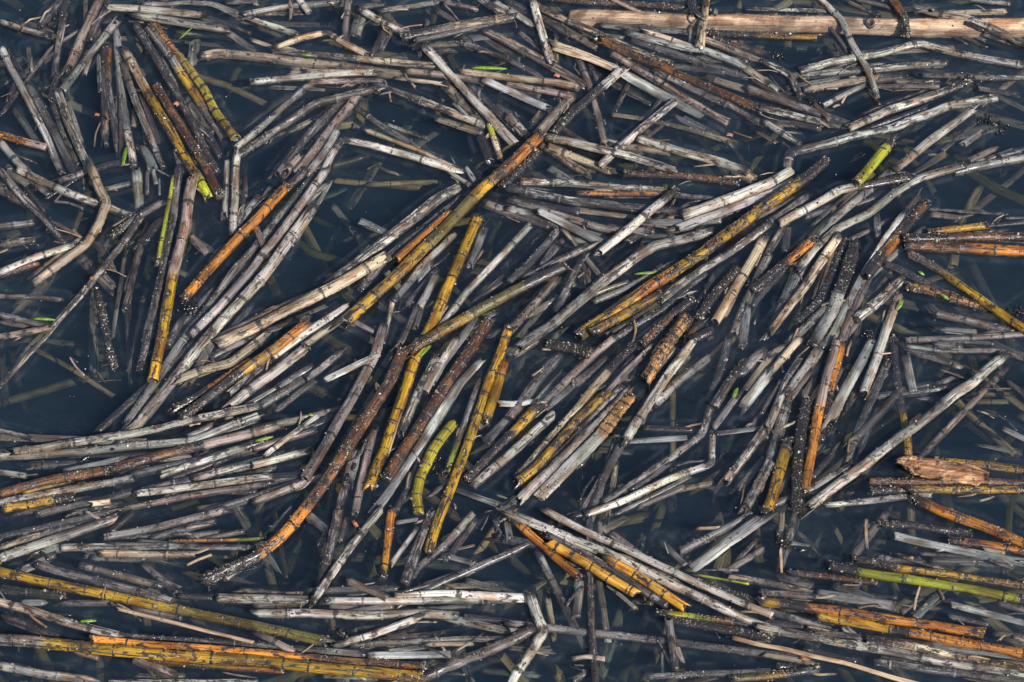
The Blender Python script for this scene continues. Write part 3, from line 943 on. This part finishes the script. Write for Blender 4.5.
    # rotten black ends
    for far in (s, L-s):
        if rng.random() < .55 and L > .03:
            dk = np.clip(1.25-far/(rng.uniform(.003, .011)), 0, 1)*rng.uniform(.6, 1); dk = np.clip(dk+smooth_noise(n, 2, .12)*(dk > 0), 0, 1)
            tint = tint*(1-dk*.88)[:, None]+np.array([.03, .025, .022])*(dk*.88)[:, None]
            wear[:, 0] = np.clip(wear[:, 0]+dk*.25, 0, 1); wear[:, 2] = np.maximum(wear[:, 2], dk*.7)
    tintv = np.repeat(tint, NS, 0); wearv = np.repeat(wear, NS, 0)
    # soaked and glossy along the waterline, its dark shadow line painted into the tint too
    soak_shade = np.clip(1.15-(V[:, 2]-(.0005 if rd['main'] in 'yoblvxzmk' else .0004))/.0016+np.repeat(smooth_noise(n, 3, .35), NS), 0, 1)*np.clip((V[:, 2]+.0055)/.002, .35, 1)*(rd['main'] != 'u')
    tintv = tintv*(1-(.8 if rd['main'] in 'yoblvxzmk' else .55)*soak_shade)[:, None]; wearv[:, 2] = np.maximum(wearv[:, 2], soak_shade*.8)
    F = []
    for i in range(n-1):
        o = i*NS
        for k in range(NS):
            k2 = (k+1) % NS
            F.append((o+k, o+NS+k, o+NS+k2, o+k2))
    # hollow or pithy ends
    extra, et = [], []
    for e, sg in ((0, -1), (n-1, 1)):
        base = n*NS+sum(len(q) for q in extra); ring = V[e*NS:(e+1)*NS]; c = ring.mean(0)
        hollow = rng.random() < .6
        d1 = c+(ring-c)*.74
        dep = .007 if hollow else -.0006
        d2 = c+(ring-c)*(.62 if hollow else .4)-T[e]*sg*dep
        extra.append(np.vstack([d1, d2, (c-T[e]*sg*dep)[None]]))
        et.append(np.repeat([[.20, .15, .10]], 2*NS+1, 0)*rng.uniform(.4, 1.1))
        for k in range(NS):
            k2 = (k+1) % NS; A = e*NS
            qs = [(A+k, A+k2, base+k2, base+k), (base+k, base+k2, base+NS+k2, base+NS+k), (base+NS+k, base+NS+k2, base+2*NS)]
            F += qs if sg < 0 else [tuple(reversed(q)) for q in qs]
    ex = np.vstack(extra)
    V2 = np.vstack([V, ex]); tintv = np.vstack([tintv, *et])
    wearv = np.vstack([wearv, np.repeat(wear[:1], len(ex), 0)]); fibre = np.vstack([fibre, ex+seed_off])
    return dict(band=np.r_[np.repeat(band, NS), np.zeros(len(ex))], V=V2, F=F, tint=tintv, wear=wearv, fibre=fibre, nodes=nodes, P=P, B=B, U=U, T=T, rad=rad, ay=ay, tw=tw, K=K, s=s)
def frame_at(g, q):
    s = g['s']; i = min(len(s)-1, int(np.searchsorted(s, q)))
    return g['P'][i], g['B'][i], g['U'][i], g['T'][i], g['rad'][i], g['ay'][i], g['tw'][i]
NR = 12; tn = np.arange(NR)*2*math.pi/NR
def node_mesh(g, q, k):
    p, B, U, T, r, ay, tw = frame_at(g, q)
    V = []; prof = ((-.0011, .985), (-.0006, 1.035), (.0, 1.06), (.0006, 1.03), (.0012, .985))
    tilt = rng.normal(0, .10)
    ct, st = math.cos(tw), math.sin(tw)
    for dz, f in prof:
        for t in tn:
            ff = f*(1+rng.normal(0, .015))
            x, y = r*ff*math.cos(t), r*ay*ff*math.sin(t)
            X, Y = x*ct-y*st, x*st+y*ct
            V.append(p+B*X+U*Y+T*(dz*(r/.005)**.5+X*tilt+rng.normal(0, .0002)))
    F = []
    for i in range(len(prof)-1):
        for j in range(NR):
            j2 = (j+1) % NR; F.append((i*NR+j, (i+1)*NR+j, (i+1)*NR+j2, i*NR+j2))
    return np.array(V), F
OCT = np.array([(1, 0, 0), (-1, 0, 0), (0, 1, 0), (0, -1, 0), (0, 0, 1), (0, 0, -1)], float)
OF = [(0, 2, 4), (2, 1, 4), (1, 3, 4), (3, 0, 4), (2, 0, 5), (1, 2, 5), (3, 1, 5), (0, 3, 5)]
def grains(C, size):
    n = len(C)
    V = C[:, None]+OCT[None]*rng.uniform(.45, 1.3, (n, 6, 1))*size[:, None, None]+rng.normal(0, .15, (n, 6, 3))*size[:, None, None]
    F = [tuple(i*6+q for q in f) for i in range(n) for f in OF]
    return V.reshape(-1, 3), F
def crust_mesh(g, L):
    dens = np.mean([k[7] for k in g['K']])*rng.uniform(.6, 3.2)
    n = int(L*dens)
    if n < 5: return None
    # grains gather in patches along the stem
    cen = rng.uniform(0, L, max(2, int(L/.03))); q = cen[rng.integers(0, len(cen), n)]+rng.normal(0, .007, n)
    q = np.where(rng.random(n) < .3, rng.uniform(0, L, n), q); q = np.clip(q, 0, L)
    for e_, at_ in ((0, 0), (-1, L)):            # sludge gathered round rotten ends
        if g['K'][e_][8] in ('black wet', 'ochre yellow', 'orange', 'red brown', 'scaly brown', 'lime', 'olive') and rng.random() < .75:
            m2 = int(rng.uniform(25, 70)); q = np.r_[q, np.clip(at_+rng.normal(0, .0045, m2), 0, L)]
    n2 = n; n = len(q)
    idx = np.minimum((q/L*(len(g['s'])-1)).astype(int), len(g['s'])-1)
    t = rng.normal(math.pi/2, .75, n)
    x = g['rad'][idx]*np.cos(t)*1.01; y = g['rad'][idx]*g['ay'][idx]*np.sin(t)*1.01
    tw = g['tw'][idx]; X = x*np.cos(tw)-y*np.sin(tw); Y = x*np.sin(tw)+y*np.cos(tw)
    C = g['P'][idx]+g['B'][idx]*X[:, None]+g['U'][idx]*Y[:, None]
    C = C+g['T'][idx]*rng.normal(0, .001, (n, 1))
    dk = (np.array([g['K'][i][2] for i in idx]) > .7) | (np.arange(n) >= n2)
    size = np.where(dk, rng.gamma(2, .00030, n), rng.gamma(2, .00022, n)); size = np.clip(size, .00018, .0019)
    V, F = grains(C, size)
    pale = rng.random(n) < np.where(dk, .22, .34)
    cols = np.where(pale[:, None], np.array([.46, .40, .31])*rng.uniform(.35, 1.15, (n, 1))*(1+rng.normal(0, .08, (n, 3))), np.array([.05, .038, .028])*rng.uniform(.4, 1.8, (n, 1)))
    return V, F, np.repeat(cols, 6, 0)

# ---------------------------------------------------------------- setting: pond bed and water
GX = np.r_[-40, -12, -5, -2.4, -1.5, -1.1, -.9, -.8, np.arange(-.72, .7201, .0024), .8, .9, 1.1, 1.5, 2.4, 5, 12, 40]
GY = np.r_[-40, -12, -5, -2.4, -1.5, -1.1, -.85, -.72, np.arange(-.60, .6501, .0024), .75, .9, 1.1, 1.5, 2.4, 5, 12, 40]
H = np.zeros((len(GY), len(GX)))
ix0 = int(np.searchsorted(GX, -.7199)); iy0 = int(np.searchsorted(GY, -.5999)); WN = 9
dist = np.full(H.shape, .05)
for rd in reeds:
    r = rd['r']; z = rd['P'][:, 2]; ry = r*rd['flat']
    for p, zz in zip(rd['P'][::1], z):
        q = 1-(zz/max(ry, .001))**2
        if q <= 0: continue
        hw = r*math.sqrt(q)
        cx = int(round((p[0]+.72)/.0024))+ix0; cy = int(round((p[1]+.60)/.0024))+iy0
        x0, x1 = max(cx-WN, ix0), min(cx+WN+1, ix0+601); y0, y1 = max(cy-WN, iy0), min(cy+WN+1, iy0+521)
        if x1 <= x0 or y1 <= y0: continue
        d = np.hypot(GX[None, x0:x1]-p[0], GY[y0:y1, None]-p[1])-hw
        np.minimum(dist[y0:y1, x0:x1], d, out=dist[y0:y1, x0:x1])
H = .0026*np.exp(-np.clip(dist, 0, None)/.0055)*np.clip((.0190-dist)/.006, 0, 1)
H += .0003*np.sin(GX[None]*23+GY[:, None]*11)*np.cos(GY[:, None]*31-GX[None]*7)*(np.abs(GX[None]) < .75)*(np.abs(GY[:, None]) < .66)
ny, nx = H.shape
XX, YY = np.meshgrid(GX, GY)
V = np.stack([XX, YY, H], -1).reshape(-1, 3)
ii = (np.arange(ny-1)[:, None]*nx+np.arange(nx-1)[None]).ravel()
F = np.stack([ii, ii+1, ii+nx+1, ii+nx], 1).tolist()
nb = len(V); V = np.vstack([V, [(-40, -40, -.6), (40, -40, -.6), (40, 40, -.6), (-40, 40, -.6)]])
bot = list(range(nx)); top = [(ny-1)*nx+i for i in range(nx)]; lef = [j*nx for j in range(ny)]; rig = [j*nx+nx-1 for j in range(ny)]
F += [tuple([nb, nb+1]+bot[::-1]), tuple([nb+2, nb+3]+top), tuple([nb+3, nb]+lef), tuple([nb+1, nb+2]+rig[::-1]), (nb, nb+3, nb+2, nb+1)]
water = mesh_obj('water', V, F, M_WATER, loc=(0, 0, 0))
sm = np.zeros((len(V), 3)); dd = np.clip(dist, 0, None).ravel()
sm[:nb, 0] = np.exp(-((dd-.0075)/.0022)**2)+.45*np.exp(-dd/.003)  # weight of the painted halo, a ring a little way off each stem
water.data.attributes.new('scum', 'FLOAT_VECTOR', 'POINT').data.foreach_set('vector', sm.ravel())
tag(water, 'still dark blue pond water with curling edges round the reeds', 'water', kind='structure')
bx = np.linspace(-36, 36, 60); X2, Y2 = np.meshgrid(bx, bx)
V = np.stack([X2, Y2, -.42+.02*np.sin(X2*1.7)*np.cos(Y2*2.1)], -1).reshape(-1, 3)
ii = (np.arange(59)[:, None]*60+np.arange(59)[None]).ravel()
bed = mesh_obj('pond_bed', V, np.stack([ii, ii+1, ii+61, ii+60], 1).tolist(), M_BED, tint=(.055, .05, .04), loc=(0, 0, -.42))
tag(bed, 'dark muddy bed under the pond water', 'pond bed', kind='structure')

# ---------------------------------------------------------------- labels
LM = []
for line in LANDMARKS.strip().split('\n'):
    ph, p = line.split('|'); Q, _ = resample([(x*MM, y*MM, 0) for x, y in pts_of(p)], .01); LM.append((ph, Q[:, :2]))
def describe(rd):
    P0 = np.array(rd['raw'])[:, :2]; Q = rd['P'][:, :2]; mid = Q[len(Q)//2]
    look = KIND[rd['main']][8]
    if len(rd['seg']) > 1:
        others = [KIND[k][8].split()[0] if k != 's' else 'whitish' for k, _ in rd['seg'] if k != rd['main']]
        look = look+' and '+others[0]
    d = P0[-1]-P0[0]; ang = math.degrees(math.atan2(d[1]*math.sin(PITCH), d[0])) % 180
    turn = max([abs((math.degrees(math.atan2(*(P0[i+1]-P0[i])[::-1])-math.atan2(*(P0[i]-P0[i-1])[::-1]))+180) % 360-180) for i in range(1, len(P0)-1)] or [0])
    lie = 'lying level' if ang < 12 or ang > 168 else 'rising right' if ang < 70 else 'near upright' if ang < 110 else 'falling right'
    size = 'short' if rd['L'] < .065 else 'long' if rd['L'] > .17 else 'middling'
    if turn > 38: lie = 'bent'
    best = min(((np.hypot(*(lmp-mid).T).min(), k) for k, (_, lmp) in enumerate(LM)))
    lmp = LM[best[1]][1]; near = lmp[np.hypot(*(lmp-mid).T).argmin()]; v = mid-near; v = (v[0], v[1]*math.sin(PITCH))
    rel = ('right of' if v[0] > 0 else 'left of') if abs(v[0]) > abs(v[1]) else ('above' if v[1] > 0 else 'below')
    return size, look, lie, rel, best[1], best[0]
ORD = ['nearest', 'second nearest', 'third nearest', 'fourth nearest', 'fifth nearest', 'sixth nearest', 'seventh nearest', 'eighth nearest']
noun = {'s': 'reed strip', 'S': 'straw', 'u': 'reed'}
classes = {}
for i, rd in enumerate(reeds):
    if rd['main'] in 'sS': classes[i] = ('reed_strip', 'reed strip')
    elif rd['main'] == 'L': classes[i] = ('peeled_log', 'log')
    elif rd['main'] == 'u': classes[i] = ('sunken_reed', 'sunken reed')
    else: classes[i] = ('reed', 'reed')
stems = sorted([i for i in classes if classes[i][0] == 'reed' and not reeds[i]['label']], key=lambda i: -reeds[i]['L']*reeds[i]['r'])
n_lab = sum(1 for i in classes if classes[i][0] == 'reed' and reeds[i]['label'])
loose = set(stems[300-n_lab:])
buckets = {}
for i, rd in enumerate(reeds):
    if rd['label'] or i in loose: continue
    d = describe(rd); buckets.setdefault(d[:5], []).append((d[5], i))
for key, mem in buckets.items():
    size, look, lie, rel, k = key
    mem.sort()
    for o, (_, i) in enumerate(mem):
        w = classes[i][1].replace('sunken ', '')
        sz = '' if size == 'middling' else size+' '
        place = f'{rel} {LM[k][0]}' if len(mem) == 1 else f'{ORD[min(o, 7)]} {rel} {LM[k][0]}'
        reeds[i]['label'] = f'{sz}{look} {w} {lie}, {place}'
GROUPS = {'reed': 'floating reed stems', 'reed_strip': 'flat whitish reed strips and straws', 'sunken_reed': 'reeds sunk under the water'}

# ---------------------------------------------------------------- the floating reeds
litter = dict(V=[], F=[], tint=[], wear=[], fibre=[], band=[]); lit_n = 0
lit_crust = [[], [], []]; lit_cn = 0
for i, rd in enumerate(reeds):
    g = stem_geometry(rd, np.array([i*.37 % 5, i*.73 % 7, i*.19 % 3]))
    cm = crust_mesh(g, rd['L'])
    if i in loose:
        litter['V'].append(g['V']); litter['F'] += [tuple(q+lit_n for q in f) for f in g['F']]; lit_n += len(g['V'])
        for k in ('tint', 'wear', 'fibre', 'band'): litter[k].append(g[k])
        continue
    name, cat = classes[i]
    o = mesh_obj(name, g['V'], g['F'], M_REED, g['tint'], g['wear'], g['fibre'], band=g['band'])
    tag(o, rd['label'], cat, GROUPS.get(name))
    for q, k in g['nodes']:
        if rd['main'] in 's' or (k[8] in ('pale grey', 'straw coloured', 'mauve brown', 'dark grey') and rng.random() < .45): continue
        nv, nf = node_mesh(g, q, k)
        dark = np.array([.045, .032, .024])*rng.uniform(.5, 2.0) if k[8] not in ('pale grey', 'straw coloured') else np.asarray(k[0])*rng.uniform(.25, .6)
        mesh_obj('node', nv, nf, M_NODE, tint=dark*rng.uniform(.6, 1.3), parent=o)
    if cm is not None:
        c = mesh_obj('crust', cm[0], cm[1], M_CRUST, tint=cm[2], parent=o, smooth=False); c['kind'] = 'stuff'
    if name == 'peeled_log':
        for q in (.27, .655):
            p = rd['P'][int(q*len(rd['P']))]; kk = []; kf = []
            rr = rd['r']
            for lv, (rad_, hh) in enumerate(((.0052, -.002), (.0052, .0012), (.0034, .0016), (.0026, -.0008))):
                for t in tn: kk.append(p+np.array([rad_*math.cos(t)*1.1, rad_*math.sin(t)-rr*.35, rr*.80+hh+rad_*math.sin(t)*.45]))
            for a_ in range(3):
                for j in range(NR): kf.append((a_*NR+j, a_*NR+(j+1) % NR, (a_+1)*NR+(j+1) % NR, (a_+1)*NR+j))
            kf.append(tuple(range(3*NR, 4*NR)))
            mesh_obj('knot', np.array(kk), kf, M_NODE, tint=(.05, .035, .03), parent=o)
for i in range(N):                       # half-sunk stalks lodged under and beside the larger ones
    rd = reeds[i]
    if rd['main'] in 'uLSyolxzmbvk' or rd['L'] < .04: continue
    for _ in range(rng.integers(0, 4)):
        a0 = rng.uniform(-.1, .6); a1 = a0+rng.uniform(.25, .6); Q = rd['P'][:, :2]
        q0, q1 = Q[int(np.clip(a0, 0, 1)*(len(Q)-1))], Q[int(np.clip(a1, 0, 1)*(len(Q)-1))]
        d = q1-q0; Lc = np.hypot(*d)
        if Lc < .025: continue
        pn = np.array([-d[1], d[0]])/Lc*rng.choice([-1, 1])*rng.uniform(1.0, 3.4)*rd['r']; tl = np.array([-d[1], d[0]])*rng.normal(0, .07)
        z0, z1 = -rng.uniform(.0018, .010, 2)
        C, sc_ = resample([(*(q0+pn-tl), z0), (*((q0+q1)/2+pn), (z0+z1)/2), (*(q1+pn+tl), z1)], .004)
        k = 'gGGptp'[rng.integers(6)]
        cd = dict(seg=[(k, 1.)], main=k, r=rng.uniform(.0022, .0046), P=C, s=sc_, L=sc_[-1], flat=rng.choice([.4, .7, .9]))
        g = stem_geometry(cd, rng.uniform(0, 9, 3))
        litter['V'].append(g['V']); litter['F'] += [tuple(q+lit_n for q in f) for f in g['F']]; lit_n += len(g['V'])
        for kk in ('tint', 'wear', 'fibre', 'band'): litter[kk].append(g[kk])
for _ in range(620):                     # shreds and slivers caught among the stems
    rd = reeds[rng.integers(N)]; q = rd['P'][rng.integers(len(rd['P'])), :2]+rng.normal(0, .006, 2)
    L_ = rng.uniform(.006, .034); d0 = rd['P'][-1, :2]-rd['P'][0, :2]; an = math.atan2(d0[1], d0[0])+rng.normal(0, .45)
    dv = np.array([math.cos(an), math.sin(an)])*L_/2; z0 = rng.choice([-.003, .0004, .0012]); bw = np.array([-dv[1], dv[0]])*rng.normal(0, .15)
    C, sc_ = resample([(*(q-dv), z0), (*(q+bw), z0+.0006), (*(q+dv), z0)], .003)
    k = 'gtpGtSk'[rng.integers(7)]
    cd = dict(seg=[(k, 1.)], main=k, r=rng.uniform(.0005, .0017), P=C, s=sc_, L=sc_[-1], flat=rng.choice([.3, .5, .8]))
    g = stem_geometry(cd, rng.uniform(0, 9, 3))
    litter['V'].append(g['V']); litter['F'] += [tuple(q_+lit_n for q_ in f) for f in g['F']]; lit_n += len(g['V'])
    for kk in ('tint', 'wear', 'fibre', 'band'): litter[kk].append(g[kk])
if lit_n:
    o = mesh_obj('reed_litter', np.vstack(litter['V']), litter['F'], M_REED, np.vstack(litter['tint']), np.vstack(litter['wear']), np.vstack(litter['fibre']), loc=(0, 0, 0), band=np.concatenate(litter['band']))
    tag(o, 'smaller broken reed bits scattered between the larger stems', 'reed litter', kind='stuff')

# ---------------------------------------------------------------- sunken litter below the surface, floating litter beyond the frame
def scatter(name, n, area, zr, keep, kinds, lab, cat, lw):
    A = dict(V=[], F=[], tint=[], wear=[], fibre=[]); cnt = 0; made = 0
    while made < n:
        c = np.array([rng.uniform(*area[0]), rng.uniform(*area[1])])
        if not keep(c): made += 1; continue
        L = rng.uniform(*lw[0]); an = rng.uniform(0, math.pi); dv = np.array([math.cos(an), math.sin(an)])*L/2
        z = -rng.uniform(*zr); dzz = rng.normal(0, .006)
        k = kinds[rng.integers(len(kinds))]
        mid = c+np.array([-dv[1], dv[0]])*rng.normal(0, .10)
        Q, s = resample([(*(c-dv), z-dzz), (*mid, z), (*(c+dv), z+dzz)], .009)
        rd = dict(seg=[(k, 1.)], main=k, r=rng.uniform(*lw[1]), P=Q, s=s, L=s[-1], flat=rng.choice([.3, .5, .9]))
        g = stem_geometry(rd, rng.uniform(0, 9, 3))
        A['V'].append(g['V']); A['F'] += [tuple(q+cnt for q in f) for f in g['F']]; cnt += len(g['V'])
        for kk in ('tint', 'wear', 'fibre'): A[kk].append(g[kk])
        made += 1
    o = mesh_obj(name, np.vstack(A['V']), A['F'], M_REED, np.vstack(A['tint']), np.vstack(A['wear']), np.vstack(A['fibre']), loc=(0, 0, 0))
    return tag(o, lab, cat, kind='stuff')
scatter('sunken_litter', 900, ((-.75, .75), (-.62, .70)), (.026, .095), lambda c: True, 'uuvupgp', 'dim olive reed scraps sunk beneath the water surface', 'sunken litter', ((.03, .22), (.003, .0058)))
def off_frame(c):
    hw = .53+.20*(c[1])*.5+.05
    return not (-hw-.16 < c[0] < hw+.16 and -.56 < c[1] < .66)
scatter('distant_litter', 900, ((-1.5, 1.5), (-1.1, 1.3)), (-.006, .006), off_frame, 'gGptgGyk', 'loose floating reeds drifting past the edges of the view', 'reed litter', ((.06, .26), (.003, .006)))

# ---------------------------------------------------------------- scraps: leaves, flakes, algae, bark
def top_z(x, y):
    z = .0015
    for rd in reeds:
        d = np.hypot(rd['P'][:, 0]-x, rd['P'][:, 1]-y); k = d.argmin()
        if d[k] < rd['r']: z = max(z, rd['P'][k, 2]+rd['r']*rd['flat']*math.sqrt(max(0, 1-(d[k]/rd['r'])**2)))
    return z
for line in BITS.strip().split('\n'):
    body, lab = line.split('|'); typ, w, rest = body.split(None, 2)
    w = float(w)*MM; P = np.array(pts_of(rest))*MM
    if typ in ('leaf', 'flake'):
        n = 9; Q = np.stack([np.interp(np.linspace(0, 1, n), np.linspace(0, 1, len(P)), P[:, i]) for i in (0, 1)], 1)
        L = np.hypot(*(Q[-1]-Q[0])); d = (Q[-1]-Q[0])/max(L, 1e-4); pd = np.array([-d[1], d[0]])
        zs = np.array([top_z(*q) for q in Q]); zb = zs.max()+.0006
        V = []; ts = np.linspace(0, 1, n)
        for k in range(n):
            wd = w*.5*(max(.12, math.sin(math.pi*(.06+.88*ts[k]))**.6)) if typ == 'leaf' else w*.5*rng.uniform(.6, 1.1)
            bow = .0016*math.sin(ts[k]*math.pi*1.3+.4)+ (.002*ts[k] if typ == 'leaf' else 0)
            side = w*.25*math.sin(ts[k]*2.4)
            for up_ in (0, 1):
                for e, cz in ((-1, .0009), (0, 0), (1, .0011)):
                    q = Q[k]+pd*(e*wd+side); z = zb+bow+cz+up_*.0005
                    V.append((q[0], q[1]-z*COT, z))
        F = []
        for k in range(n-1):
            o_ = k*6; p_ = o_+6
            F += [(o_, o_+1, p_+1, p_), (o_+1, o_+2, p_+2, p_+1), (o_+3, p_+3, p_+4, o_+4), (o_+4, p_+4, p_+5, o_+5), (o_, p_, p_+3, o_+3), (o_+2, o_+5, p_+5, p_+2)]
        F += [(0, 3, 4, 1), (1, 4, 5, 2), (n*6-6, n*6-5, n*6-2, n*6-3), (n*6-5, n*6-4, n*6-1, n*6-2)]
        col = np.array([.15, .25, .02]) if typ == 'leaf' else (np.array([.34, .095, .03]) if ('orange' in lab or 'red ' in lab) else np.array([.34, .15, .09]))
        o = mesh_obj('leaf_scrap' if typ == 'leaf' else 'leaf_flake', V, F, M_LEAF, tint=col*rng.uniform(.85, 1.15))
        tag(o, lab, 'leaf scrap' if typ == 'leaf' else 'leaf flake', 'green leaf scraps' if typ == 'leaf' else 'brown and orange flakes')
    elif typ == 'algae':
        c = P.mean(0); n = int(22+w*2200); V = []; F = []; T_ = []
        for k in range(n):
            an = rng.uniform(0, 6.28); rr = w*abs(rng.normal(0, .55)); q = c+np.array([math.cos(an)*rr*1.3, math.sin(an)*rr])
            q = c+(q-c)+(P[-1]-P[0])*rng.uniform(-.7, .7)
            sz = rng.uniform(.0006, .0022)
            lat = []
            for iu in range(5):
                for iv in range(8):
                    ph = math.pi*iu/4; t = 2*math.pi*iv/8; f = sz*rng.uniform(.8, 1.2)
                    lat.append((q[0]+f*math.sin(ph)*math.cos(t), q[1]+f*math.sin(ph)*math.sin(t), .0014+rng.uniform(0, .0006)+f*math.cos(ph)*.8))
            b0 = len(V); V += lat
            for iu in range(4):
                for iv in range(8): F.append((b0+iu*8+iv, b0+(iu+1)*8+iv, b0+(iu+1)*8+(iv+1) % 8, b0+iu*8+(iv+1) % 8))
            cc = np.array([.012, .011, .010])*rng.uniform(.6, 2) if rng.random() < .93 else np.array([.16, .14, .11])*rng.uniform(.4, 1)
            T_ += [cc]*40
        o = mesh_obj('algae_clump', V, F, M_ALGAE, tint=np.array(T_)); tag(o, lab, 'algae clump', 'black algae clumps')
    else:
        # torn bark: a thick warped slab with splintered edges
        n = 26; ts = np.linspace(0, 1, n); Q = np.stack([np.interp(ts, np.linspace(0, 1, len(P)), P[:, i]) for i in (0, 1)], 1)
        V = []; m = 9; 
        for k in range(n):
            taper = min(1, .25+ts[k]*2.6) if ts[k] < .5 else min(1, .45+(1-ts[k])*9)
            up_ = w*.5*taper*(1+rng.normal(0, .06)); dn = w*.62*taper*(1+rng.normal(0, .06))
            for layer_ in (0, 1):
                for j in range(m):
                    e = j/(m-1)*2-1
                    y = e*(up_ if e > 0 else dn)*1.15+ (w*.18*(ts[k]-.5)*-1)
                    z = .0035+.003*(1-e*e)+rng.normal(0, .0004)*layer_+layer_*.004+.0012*math.sin(e*9+ts[k]*3)*layer_
                    V.append((Q[k, 0]+rng.normal(0, .0006)+(rng.normal(0, .002) if k in (0, n-1) else 0), Q[k, 1]+y-z*COT, z))
        F = []
        for k in range(n-1):
            a0 = k*2*m; c0 = a0+2*m
            for j in range(m-1):
                F += [(a0+j, a0+j+1, c0+j+1, c0+j), (a0+m+j, c0+m+j, c0+m+j+1, a0+m+j+1)]
            F += [(a0, c0, c0+m, a0+m), (a0+m-1, a0+2*m-1, c0+2*m-1, c0+m-1)]
        for k in (0, n-1):
            a0 = k*2*m
            for j in range(m-1):
                q = (a0+j, a0+m+j, a0+m+j+1, a0+j+1); F.append(q if k == 0 else q[::-1])
        V = np.array(V); nv = len(V)
        fb = np.stack([V[:, 0], V[:, 1]*.5, V[:, 2]*.5], 1)+3.3
        o = mesh_obj('bark_chip', V, F, M_REED, tint=np.array([.58, .34, .18])*np.ones((nv, 3)), wear=np.tile([.50, .6, .1], (nv, 1)), fibre=fb, smooth=False)
        tag(o, lab, 'bark chip')
# pale dust and seed specks lying on the water film
C = np.stack([rng.uniform(-.6, .6, 420), rng.uniform(-.5, .55, 420), np.full(420, .0006)], 1)
V, F = grains(C, np.clip(rng.gamma(2, .0002, 420), .0002, .001))
o = mesh_obj('floating_dust', V, F, M_CRUST, tint=(.5, .47, .42), loc=(0, 0, 0), smooth=False); tag(o, 'pale seed dust and specks lying on the water', 'dust', kind='stuff')
for o in bpy.data.objects:
    if '_c' in o: del o['_c']
